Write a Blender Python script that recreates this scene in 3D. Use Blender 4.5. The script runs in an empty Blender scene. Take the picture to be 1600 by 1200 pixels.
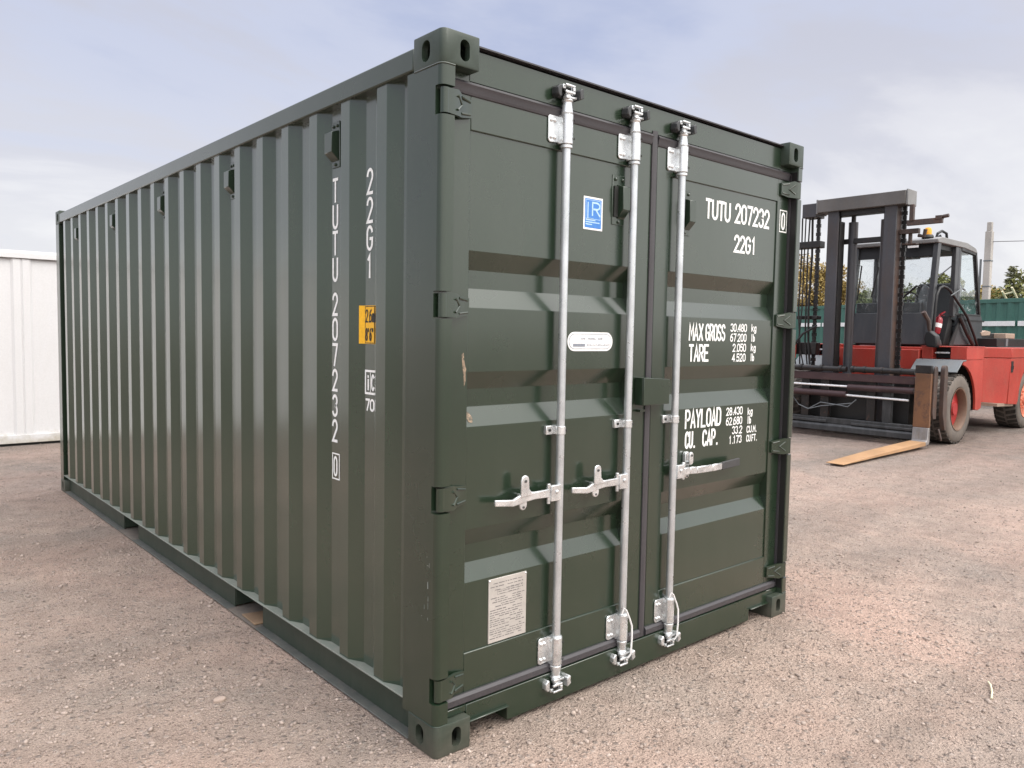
import bpy, bmesh, math, random
import numpy as np
from mathutils import Vector, Matrix

random.seed(7)
R = math.radians
scene = bpy.context.scene
col = scene.collection

# ------------------------------------------------------------------ camera
cam_d = bpy.data.cameras.new('camera')
cam = bpy.data.objects.new('camera', cam_d)
col.objects.link(cam)
yaw, pit, rol = -0.718833707, -0.0651503869, 0.0170569244
cy_, sy_, cp_, sp_, cr_, sr_ = math.cos(yaw), math.sin(yaw), math.cos(pit), math.sin(pit), math.cos(rol), math.sin(rol)
fw = Vector((-sy_ * cp_, cy_ * cp_, sp_))
rt0 = Vector((cy_, sy_, 0))
up0 = rt0.cross(fw)
rt = rt0 * cr_ + up0 * sr_
up = up0 * cr_ - rt0 * sr_
M = Matrix((rt, up, -fw)).transposed().to_4x4()
M.translation = Vector((-1.60490881, -2.22228339, 1.55052028))
cam.matrix_world = M
cam_d.sensor_width = 36
cam_d.lens = 36 * 1219.82099 / 1600
cam_d.clip_start = 0.05
cam_d.clip_end = 2000
scene.camera = cam

# ------------------------------------------------------------------ light
SUN_EL, SUN_AZ = R(50), R(160)          # azimuth measured from +Y clockwise (towards +X)
sun_dir = Vector((math.sin(SUN_AZ) * math.cos(SUN_EL), math.cos(SUN_AZ) * math.cos(SUN_EL), math.sin(SUN_EL)))
sd = bpy.data.lights.new('sun', 'SUN')
sd.energy = 1.5
sd.angle = R(28)
sd.color = (1.0, 0.955, 0.89)
so = bpy.data.objects.new('sun', sd)
so.rotation_euler = (-sun_dir).to_track_quat('-Z', 'Y').to_euler()
so.location = (0, -20, 30)
col.objects.link(so)

world = bpy.data.worlds.new("World")
scene.world = world
world.use_nodes = True
wn, wl = world.node_tree.nodes, world.node_tree.links
wn.clear()
w_out = wn.new('ShaderNodeOutputWorld')
w_bg = wn.new('ShaderNodeBackground')
w_sky = wn.new('ShaderNodeTexSky')
w_sky.sky_type = 'NISHITA'
w_sky.sun_disc = False
w_sky.sun_elevation = SUN_EL
w_sky.sun_rotation = SUN_AZ
w_bg.inputs['Strength'].default_value = 0.12
def wmath(op, a, b=None, c=None):
    n = wn.new('ShaderNodeMath'); n.operation = op
    for i, v in enumerate((a, b, c)):
        if v is None: continue
        if isinstance(v, (int, float)): n.inputs[i].default_value = v
        else: wl.new(v, n.inputs[i])
    return n.outputs[0]
def wramp(fac, stops, interp='EASE'):
    n = wn.new('ShaderNodeValToRGB'); n.color_ramp.interpolation = interp
    e = n.color_ramp.elements
    while len(e) < len(stops): e.new(0.5)
    for i, (p, c) in enumerate(stops):
        e[i].position = p; e[i].color = (*c, 1)
    wl.new(fac, n.inputs[0])
    return n.outputs[0]
def wmix(f, a, b, mode='MIX'):
    n = wn.new('ShaderNodeMix'); n.data_type = 'RGBA'; n.blend_type = mode
    for s, v in ((n.inputs[0], f), (n.inputs[6], a), (n.inputs[7], b)):
        if isinstance(v, (int, float)): s.default_value = v
        elif isinstance(v, tuple): s.default_value = (*v, 1)
        else: wl.new(v, s)
    return n.outputs[2]
w_tc = wn.new('ShaderNodeTexCoord')
w_sep = wn.new('ShaderNodeSeparateXYZ'); wl.new(w_tc.outputs['Generated'], w_sep.inputs[0])
wz = wmath('MAXIMUM', w_sep.outputs[2], 0.0)
# cloud layer: project the direction on a flat layer far above, so clouds flatten towards the horizon
den = wmath('ADD', wz, 0.22)
w_cmb = wn.new('ShaderNodeCombineXYZ')
wl.new(wmath('DIVIDE', w_sep.outputs[0], den), w_cmb.inputs[0])
wl.new(wmath('DIVIDE', w_sep.outputs[1], den), w_cmb.inputs[1])
w_map = wn.new('ShaderNodeMapping'); wl.new(w_cmb.outputs[0], w_map.inputs[0])
w_map.inputs['Location'].default_value = (1.3, 0.4, 0)
w_map.inputs['Rotation'].default_value = (0, 0, R(35))
w_map.inputs['Scale'].default_value = (0.55, 1.0, 1)
w_n1 = wn.new('ShaderNodeTexNoise'); wl.new(w_map.outputs[0], w_n1.inputs['Vector'])
w_n1.inputs['Scale'].default_value = 0.95; w_n1.inputs['Detail'].default_value = 7; w_n1.inputs['Roughness'].default_value = 0.54
w_n1.inputs['Distortion'].default_value = 0.35
K = 1 / 0.12
def kc(r, g, b): return (r * K, g * K, b * K)
cloud = wramp(w_n1.outputs[0], [(0.30, (0.50, 0.56, 0.77)), (0.41, (0.65, 0.69, 0.85)), (0.48, (0.65, 0.66, 0.76)), (0.55, (0.78, 0.78, 0.85)), (0.64, (0.92, 0.92, 0.95))])
horizon = wramp(wz, [(0.0, (1, 1, 1)), (0.10, (0.85, 0.85, 0.85)), (0.20, (0.35, 0.35, 0.35)), (0.34, (0.0, 0.0, 0.0))])
cl2 = wmix(horizon, cloud, wramp(w_n1.outputs[0], [(0.34, (0.77, 0.78, 0.85)), (0.47, (0.89, 0.88, 0.91)), (0.58, (1.0, 0.99, 1.0))]))
zen = wramp(wz, [(0.45, (1, 1, 1)), (0.85, (1.0, 1.0, 1.0))])
zb = wmath('MULTIPLY_ADD', wmath('SMOOTH_MIN', wmath('MAXIMUM', wmath('SUBTRACT', wz, 0.42), 0.0), 0.4, 0.1), 3.4, 1.0)
w_cl = wn.new('ShaderNodeVectorMath'); w_cl.operation = 'SCALE'
# the half of the sky round the veiled sun is brighter than the half opposite to it
w_dot = wn.new('ShaderNodeVectorMath'); w_dot.operation = 'DOT_PRODUCT'
wl.new(w_tc.outputs['Generated'], w_dot.inputs[0]); w_dot.inputs[1].default_value = Vector((0.10, -0.76, 0.64)).normalized()
w_mr = wn.new('ShaderNodeMapRange'); w_mr.interpolation_type = 'SMOOTHSTEP'
wl.new(w_dot.outputs['Value'], w_mr.inputs['Value'])
for i_, v_ in ((1, 0.0), (2, 0.85), (3, 0.0), (4, 1.0)): w_mr.inputs[i_].default_value = v_
wl.new(wmath('MULTIPLY', wmath('MULTIPLY', zb, wmath('MULTIPLY_ADD', w_mr.outputs[0], 1.30, 1.0)), K), w_cl.inputs['Scale'])
wl.new(wmix(wmath('MULTIPLY', w_mr.outputs[0], 0.8), cl2, (0.84, 0.81, 0.76)), w_cl.inputs[0])
sky_mix = wmix(0.90, w_sky.outputs[0], w_cl.outputs[0])
wl.new(sky_mix, w_bg.inputs['Color'])
wl.new(w_bg.outputs[0], w_out.inputs[0])

scene.view_settings.view_transform = 'Standard'
scene.view_settings.look = 'None'
scene.view_settings.exposure = 0.0
scene.view_settings.gamma = 1.0
scene.view_settings.use_curve_mapping = False

# ------------------------------------------------------------------ materials
def new_mat(name):
    m = bpy.data.materials.new(name); m.use_nodes = True
    nt = m.node_tree
    return m, nt, nt.nodes['Principled BSDF']

def N(nt, kind, **kw):
    n = nt.nodes.new(kind)
    for k, v in kw.items():
        if hasattr(n, k) and k not in n.inputs: setattr(n, k, v)
        else: n.inputs[k].default_value = v
    return n

def noise(nt, vec, scale, detail=4, rough=0.55, dist=0.0):
    n = N(nt, 'ShaderNodeTexNoise', Scale=scale, Detail=detail, Roughness=rough, Distortion=dist)
    nt.links.new(vec, n.inputs['Vector'])
    return n.outputs[0]

def ramp(nt, fac, stops, interp='LINEAR'):
    n = nt.nodes.new('ShaderNodeValToRGB'); n.color_ramp.interpolation = interp
    e = n.color_ramp.elements
    while len(e) < len(stops): e.new(0.5)
    for i, (p, c) in enumerate(stops):
        if isinstance(c, (int, float)): c = (c, c, c)
        e[i].position = p; e[i].color = (*c, 1)
    nt.links.new(fac, n.inputs[0])
    return n.outputs[0]

def mix(nt, f, a, b, mode='MIX'):
    n = nt.nodes.new('ShaderNodeMix'); n.data_type = 'RGBA'; n.blend_type = mode
    for s, v in ((n.inputs[0], f), (n.inputs[6], a), (n.inputs[7], b)):
        if isinstance(v, (int, float)): s.default_value = v
        elif isinstance(v, tuple): s.default_value = (*v, 1)
        else: nt.links.new(v, s)
    return n.outputs[2]

def coord(nt, mapping=None):
    g = nt.nodes.new('ShaderNodeNewGeometry')
    if mapping is None: return g.outputs['Position']
    m = nt.nodes.new('ShaderNodeMapping')
    m.inputs['Scale'].default_value = mapping
    nt.links.new(g.outputs['Position'], m.inputs[0])
    return m.outputs[0]

def bump(nt, bsdf, height, strength, dist):
    b = N(nt, 'ShaderNodeBump', Strength=strength, Distance=dist)
    nt.links.new(height, b.inputs['Height'])
    nt.links.new(b.outputs[0], bsdf.inputs['Normal'])

def paint(name, c, rough=0.4, var=0.12, dirt=0.0, dirt_c=(0.30, 0.25, 0.21), spec=0.5, metal=0.0,
          rust=0.0, rust_c=(0.16, 0.07, 0.035), wav=0.0, scale=6.0, grime=0.0, coat=0.0):
    """painted or bare metal: slow tone drift, fine speckle, optional rust spots and ground dust"""
    m, nt, b = new_mat(name)
    p = coord(nt)
    lo = tuple(x * (1 - var) for x in c); hi = tuple(min(1, x * (1 + var)) for x in c)
    base = ramp(nt, noise(nt, p, scale * 0.35, 5), [(0.3, lo), (0.7, hi)])
    fine = ramp(nt, noise(nt, p, scale * 12, 3), [(0.35, 0.97), (0.65, 1.02)] if coat else [(0.35, 0.92), (0.65, 1.06)])
    base = mix(nt, 1.0, base, fine, 'MULTIPLY')
    if rust:
        f = ramp(nt, noise(nt, p, scale * 1.3, 8, 0.7), [(0.62 - rust * 0.3, 0.0), (0.72 - rust * 0.25, 1.0)])
        base = mix(nt, f, base, rust_c)
    if grime:
        f = ramp(nt, noise(nt, coord(nt, (1, 1, 0.25)), scale * 1.8, 7, 0.65, 0.4), [(0.45, 0.0), (0.75, grime)])
        base = mix(nt, f, base, dirt_c)
    if dirt:
        s = nt.nodes.new('ShaderNodeSeparateXYZ'); nt.links.new(p, s.inputs[0])
        a = N(nt, 'ShaderNodeMath', operation='MULTIPLY_ADD'); a.inputs[1].default_value = 0.5; 
        nt.links.new(noise(nt, p, 9, 6, 0.65), a.inputs[0]); nt.links.new(s.outputs[2], a.inputs[2])
        f = ramp(nt, a.outputs[0], [(0.20, dirt), (0.42, 0.0)])
        base = mix(nt, f, base, dirt_c)
    nt.links.new(base, b.inputs['Base Color'])
    k = 0.3 if coat else 1.0
    rr = ramp(nt, noise(nt, p, scale * 0.8, 5), [(0.3, max(0.05, rough - 0.07 * k)), (0.7, min(1, rough + 0.09 * k))])
    nt.links.new(rr, b.inputs['Roughness'])
    b.inputs['Specular IOR Level'].default_value = spec
    b.inputs['Metallic'].default_value = metal
    if coat:
        b.inputs['Coat Weight'].default_value = coat; b.inputs['Coat Roughness'].default_value = 0.14 if coat < 0.9 else 0.17
    if wav: bump(nt, b, noise(nt, p, 2.3, 1, 0.3), wav, 0.02)
    return m

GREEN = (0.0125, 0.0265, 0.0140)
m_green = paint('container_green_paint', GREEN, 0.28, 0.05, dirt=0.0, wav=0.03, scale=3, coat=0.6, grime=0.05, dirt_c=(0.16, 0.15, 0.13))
m_rail = paint('container_rail_paint', (0.028, 0.042, 0.030), 0.5, 0.08, grime=0.15, dirt_c=(0.14, 0.12, 0.105), scale=5)
m_flange = paint('skylit_rail_flange', (0.075, 0.082, 0.076), 0.6, 0.2, grime=0.6, dirt_c=(0.15, 0.135, 0.12), scale=10)  # base colour lightened for sky light on the flange, grime mottled over it
m_strap = paint('dusty_pocket_strap', (0.13, 0.115, 0.10), 0.8, 0.3, grime=0.7, dirt_c=(0.22, 0.17, 0.14), scale=10)
m_ledge = paint('dusty_green_ledge', (0.17, 0.19, 0.165), 0.6, 0.2, grime=0.6, dirt_c=(0.26, 0.25, 0.22), scale=12)
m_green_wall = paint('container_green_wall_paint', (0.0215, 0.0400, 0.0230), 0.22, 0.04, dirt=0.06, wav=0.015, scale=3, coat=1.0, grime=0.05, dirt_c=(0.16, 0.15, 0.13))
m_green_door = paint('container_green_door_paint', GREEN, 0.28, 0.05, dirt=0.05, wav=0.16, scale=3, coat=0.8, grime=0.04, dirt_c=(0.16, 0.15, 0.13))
m_cast = paint('casting_green_paint', (0.028, 0.042, 0.030), 0.36, 0.10, dirt=0.22, dirt_c=(0.26, 0.22, 0.19), scale=8)
m_dark = paint('dark_recess', (0.012, 0.013, 0.012), 0.7, 0.1)
m_rubber = paint('rubber_gasket', (0.047, 0.044, 0.049), 0.40, 0.08, spec=0.5, scale=10)
m_galv = paint('galvanised_steel', (0.58, 0.61, 0.63), 0.32, 0.16, metal=0.7, scale=22, spec=0.6)
m_zinc = paint('zinc_cast_fittings', (0.70, 0.72, 0.73), 0.27, 0.24, metal=0.75, scale=45, spec=0.6)
m_bolt = paint('bolt_steel', (0.10, 0.10, 0.10), 0.4, 0.2, metal=0.6)
m_white = paint('white_lettering', (0.82, 0.83, 0.82), 0.5, 0.02)
m_yellow = paint('yellow_sticker', (0.78, 0.42, 0.015), 0.45, 0.05)
m_black = paint('black_print', (0.012, 0.012, 0.012), 0.5, 0.05)
m_grey = paint('grey_print', (0.22, 0.24, 0.28), 0.5, 0.05)
m_blue = paint('blue_sticker', (0.05, 0.20, 0.56), 0.42, 0.05)
m_lblue = paint('pale_blue_print', (0.42, 0.62, 0.86), 0.5, 0.05)
m_plate = paint('aluminium_data_plate', (0.46, 0.43, 0.40), 0.45, 0.10, metal=0.15, scale=30)
m_platep = paint('plate_print', (0.16, 0.15, 0.15), 0.5, 0.1)
m_scuff = paint('bare_scuffed_metal', (0.30, 0.22, 0.155), 0.75, 0.4, scale=40, rust=0.5, rust_c=(0.045, 0.05, 0.038))
m_grip = paint('dark_handle_grip', (0.045, 0.045, 0.047), 0.55, 0.1)
m_floorwood = paint('pocket_floor_wood', (0.24, 0.16, 0.10), 0.8, 0.25, scale=14)
m_whitebox = paint('white_cabin_paint', (0.62, 0.62, 0.632), 0.5, 0.01, grime=0.06, dirt=0.9, dirt_c=(0.36, 0.32, 0.235), scale=5, coat=0.02)
m_whiteline = paint('white_cabin_seam', (0.16, 0.15, 0.14), 0.6, 0.2)
# forklift
m_red = paint('red_machine_paint', (0.40, 0.042, 0.028), 0.40, 0.16, grime=0.22, dirt_c=(0.30, 0.16, 0.11), scale=4)
m_mast = paint('grey_mast_steel', (0.046, 0.046, 0.053), 0.40, 0.25, grime=0.7, dirt_c=(0.055, 0.036, 0.028), scale=3)
m_mastrust = paint('rusty_mast_channel', (0.060, 0.040, 0.034), 0.5, 0.3, rust=0.4, rust_c=(0.085, 0.045, 0.030), scale=7)
m_blackm = paint('greasy_black_steel', (0.011, 0.010, 0.010), 0.42, 0.3, rust=0.15, rust_c=(0.06, 0.03, 0.022), scale=12)
m_maroon = paint('worn_maroon_bar', (0.048, 0.024, 0.026), 0.5, 0.25, rust=0.2, rust_c=(0.07, 0.045, 0.035), scale=8)
m_carr = paint('scraped_grey_carriage', (0.030, 0.032, 0.034), 0.45, 0.35, grime=0.5, dirt_c=(0.10, 0.10, 0.105), scale=8)
m_chrome = paint('chromed_piston_rod', (0.86, 0.86, 0.87), 0.25, 0.04, metal=0.25, spec=0.8)
m_fork = paint('rust_brown_fork_steel', (0.150, 0.070, 0.033), 0.6, 0.3, rust=0.4, rust_c=(0.095, 0.048, 0.03), scale=7)
m_blade = paint('skylit_tan_fork_blade', (0.40, 0.235, 0.12), 0.5, 0.18, grime=0.3, dirt_c=(0.30, 0.20, 0.13), scale=6)  # sky reflection on the blade put into a lighter tan than the shank
m_cab = paint('charcoal_cab_paint', (0.042, 0.045, 0.051), 0.42, 0.12, grime=0.2, dirt_c=(0.13, 0.12, 0.11), scale=5)
m_cabroof = paint('dusty_grey_cab_roof', (0.20, 0.20, 0.20), 0.5, 0.15, scale=6)
m_cabblack = paint('black_cab_trim', (0.009, 0.009, 0.010), 0.5, 0.15)
m_fender = paint('slate_grey_fender', (0.135, 0.15, 0.162), 0.45, 0.14, grime=0.25, dirt_c=(0.2, 0.18, 0.16), scale=6)
m_seat = paint('grey_seat_fabric', (0.05, 0.052, 0.058), 0.75, 0.1)
m_tyre = paint('dusty_tyre_rubber', (0.135, 0.118, 0.105), 0.85, 0.25, spec=0.25, scale=9, grime=0.6, dirt_c=(0.20, 0.165, 0.135))
m_tread = paint('dark_tyre_tread', (0.05, 0.045, 0.04), 0.85, 0.3, spec=0.25, scale=9, grime=0.5, dirt_c=(0.16, 0.13, 0.11))
m_rimred = paint('red_wheel_disc', (0.36, 0.020, 0.020), 0.45, 0.15, scale=7)
m_rimrust = paint('rusty_wheel_rim', (0.145, 0.088, 0.058), 0.65, 0.25, scale=9)
m_rimpale = paint('faded_orange_rim', (0.62, 0.20, 0.12), 0.55, 0.25, grime=0.5, dirt_c=(0.5, 0.33, 0.24), scale=9)
m_amber = paint('amber_beacon', (0.80, 0.36, 0.02), 0.3, 0.1)
m_exred = paint('extinguisher_red', (0.26, 0.012, 0.022), 0.3, 0.05)
m_label = paint('white_label', (0.8, 0.8, 0.8), 0.5, 0.05)
m_cream = paint('cream_panel', (0.36, 0.26, 0.20), 0.6, 0.2)
# distant
m_greenbox = paint('sea_green_container_paint', (0.038, 0.125, 0.10), 0.5, 0.12, grime=0.25, dirt_c=(0.09, 0.17, 0.15), scale=2)
m_greenband = paint('white_band_paint', (0.78, 0.80, 0.80), 0.5, 0.06, grime=0.3, dirt_c=(0.5, 0.5, 0.48), scale=4)
m_conc = paint('pale_concrete', (0.40, 0.38, 0.355), 0.8, 0.14, scale=3)
m_wood = paint('pale_timber_rail', (0.66, 0.60, 0.42), 0.7, 0.15)
m_wire = paint('dark_wire', (0.10, 0.10, 0.11), 0.6, 0.1)
m_bark = paint('tree_bark', (0.085, 0.065, 0.05), 0.9, 0.3, scale=5)

def glass_mat(name, tint=(0.975, 0.985, 0.985), smear=0.35):
    m, nt, b = new_mat(name)
    nt.nodes.remove(b)
    out = nt.nodes['Material Output']
    tr = nt.nodes.new('ShaderNodeBsdfTransparent'); tr.inputs[0].default_value = (*tint, 1)
    gl = N(nt, 'ShaderNodeBsdfGlossy', Roughness=0.04)
    df = N(nt, 'ShaderNodeBsdfDiffuse'); df.inputs[0].default_value = (0.62, 0.66, 0.68, 1)
    fr = N(nt, 'ShaderNodeMath', operation='POWER'); lw_ = N(nt, 'ShaderNodeLayerWeight', Blend=0.5); nt.links.new(lw_.outputs['Facing'], fr.inputs[0]); fr.inputs[1].default_value = 5.0
    m1 = nt.nodes.new('ShaderNodeMixShader'); m2 = nt.nodes.new('ShaderNodeMixShader')
    nt.links.new(fr.outputs[0], m1.inputs[0]); nt.links.new(tr.outputs[0], m1.inputs[1]); nt.links.new(gl.outputs[0], m1.inputs[2])
    p = coord(nt)
    f = ramp(nt, noise(nt, p, 5.5, 9, 0.78, 0.6), [(0.54, 0.015), (0.70, smear)])
    nt.links.new(f, m2.inputs[0]); nt.links.new(m1.outputs[0], m2.inputs[1]); nt.links.new(df.outputs[0], m2.inputs[2])
    nt.links.new(m2.outputs[0], out.inputs[0])
    return m
m_glass = glass_mat('dusty_cab_glass', smear=0.3)
m_glass2 = glass_mat('clear_cab_glass', smear=0.15)
m_glass3 = glass_mat('scratched_cab_glass', tint=(0.94, 0.975, 0.98), smear=0.5)

def leaf_mat(name, c1, c2, c3):
    m, nt, b = new_mat(name)
    p = coord(nt)
    c = ramp(nt, noise(nt, p, 0.8, 3), [(0.32, c1), (0.5, c2), (0.68, c3)])
    f = ramp(nt, noise(nt, p, 9.0, 2), [(0.3, 0.65), (0.7, 1.35)])
    nt.links.new(mix(nt, 1.0, c, f, 'MULTIPLY'), b.inputs['Base Color'])
    b.inputs['Roughness'].default_value = 0.7
    b.inputs['Specular IOR Level'].default_value = 0.25
    return m
m_leaf = leaf_mat('olive_foliage', (0.09, 0.105, 0.035), (0.15, 0.16, 0.05), (0.24, 0.22, 0.08))
m_leaf_y = leaf_mat('autumn_foliage', (0.20, 0.14, 0.04), (0.30, 0.22, 0.07), (0.42, 0.31, 0.13))
m_leaf_d = leaf_mat('dark_foliage', (0.06, 0.08, 0.035), (0.10, 0.12, 0.05), (0.15, 0.165, 0.07))
m_conif = leaf_mat('conifer_needles', (0.10, 0.11, 0.06), (0.16, 0.165, 0.09), (0.24, 0.225, 0.13))

def ground_mat():
    m, nt, b = new_mat('gravel_yard')
    p = coord(nt)
    patch = ramp(nt, noise(nt, p, 0.55, 6, 0.6, 0.4), [(0.36, (0.460, 0.380, 0.326)), (0.50, (0.550, 0.424, 0.354)), (0.66, (0.64, 0.458, 0.376))])
    mid = ramp(nt, noise(nt, p, 5.5, 6, 0.65), [(0.30, 0.80), (0.5, 1.0), (0.70, 1.13)])
    c = mix(nt, 1.0, patch, mid, 'MULTIPLY')
    # stones pressed in the surface, two sizes
    def stones(scale, thr, lo):
        v = N(nt, 'ShaderNodeTexVoronoi', Scale=scale, Randomness=1.0); nt.links.new(p, v.inputs['Vector'])
        h = ramp(nt, v.outputs['Distance'], [(0.0, 1.0), (0.62, 0.0)])
        sp = nt.nodes.new('ShaderNodeSeparateColor'); nt.links.new(v.outputs['Color'], sp.inputs[0])
        on = ramp(nt, sp.outputs[0], [(thr, 0.0), (thr + 0.02, 1.0)])
        hh = N(nt, 'ShaderNodeMath', operation='MULTIPLY'); nt.links.new(h, hh.inputs[0]); nt.links.new(on, hh.inputs[1])
        tone = ramp(nt, sp.outputs[1], [(0.0, lo), (0.5, 1.0), (1.0, 1.30)])
        edge = ramp(nt, v.outputs['Distance'], [(0.36, 1.0), (0.44, 0.0)])
        fm = N(nt, 'ShaderNodeMath', operation='MULTIPLY'); nt.links.new(edge, fm.inputs[0]); nt.links.new(on, fm.inputs[1])
        return hh.outputs[0], tone, fm.outputs[0]
    h1, t1, f1 = stones(95, 0.35, 0.62)
    h2, t2, f2 = stones(38, 0.72, 0.66)
    c = mix(nt, f1, c, mix(nt, 1.0, c, t1, 'MULTIPLY'))
    c = mix(nt, f2, c, mix(nt, 1.0, mix(nt, 0.5, c, (0.46, 0.40, 0.36)), t2, 'MULTIPLY'))
    fine = ramp(nt, noise(nt, p, 170, 3, 0.6), [(0.3, 0.66), (0.7, 1.25)])
    c = mix(nt, 1.0, c, fine, 'MULTIPLY')
    pit_shade = ramp(nt, noise(nt, coord(nt, (1.0, 1.0, 1.0)), 38, 5, 0.62, 0.3), [(0.32, 0.36), (0.41, 1.0)])  # shadow specks of small pits painted into the colour
    c = mix(nt, 1.0, c, pit_shade, 'MULTIPLY')
    rut = ramp(nt, noise(nt, coord(nt, (0.25, 1.6, 1.0)), 0.9, 4, 0.55, 0.6), [(0.35, 0.86), (0.55, 1.03), (0.7, 1.06)])
    c = mix(nt, 1.0, c, rut, 'MULTIPLY')
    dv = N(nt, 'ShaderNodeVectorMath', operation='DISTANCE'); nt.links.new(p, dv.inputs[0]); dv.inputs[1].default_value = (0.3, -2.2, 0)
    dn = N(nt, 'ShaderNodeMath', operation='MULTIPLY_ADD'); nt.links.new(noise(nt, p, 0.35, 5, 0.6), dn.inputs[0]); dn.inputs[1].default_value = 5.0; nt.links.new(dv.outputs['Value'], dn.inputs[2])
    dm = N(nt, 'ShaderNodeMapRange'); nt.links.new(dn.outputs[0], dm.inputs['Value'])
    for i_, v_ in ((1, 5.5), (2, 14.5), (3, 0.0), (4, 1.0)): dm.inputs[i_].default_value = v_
    c = mix(nt, dm.outputs[0], c, mix(nt, 1.0, c, (0.56, 0.585, 0.61), 'MULTIPLY'))  # greyer far gravel, with its grazing self-shading darkened into the colour
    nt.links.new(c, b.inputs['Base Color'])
    b.inputs['Roughness'].default_value = 0.92
    b.inputs['Specular IOR Level'].default_value = 0.2
    a = N(nt, 'ShaderNodeMath', operation='MULTIPLY_ADD'); nt.links.new(h2, a.inputs[0]); a.inputs[1].default_value = 1.7; nt.links.new(h1, a.inputs[2])
    a2 = N(nt, 'ShaderNodeMath', operation='MULTIPLY_ADD'); nt.links.new(noise(nt, p, 60, 7, 0.7), a2.inputs[0]); a2.inputs[1].default_value = 2.2; nt.links.new(a.outputs[0], a2.inputs[2])
    bump(nt, b, a2.outputs[0], 1.0, 0.0145)
    return m
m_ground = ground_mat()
m_stone = paint('loose_stones', (0.345, 0.282, 0.245), 0.9, 0.45, scale=30, spec=0.2)

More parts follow.
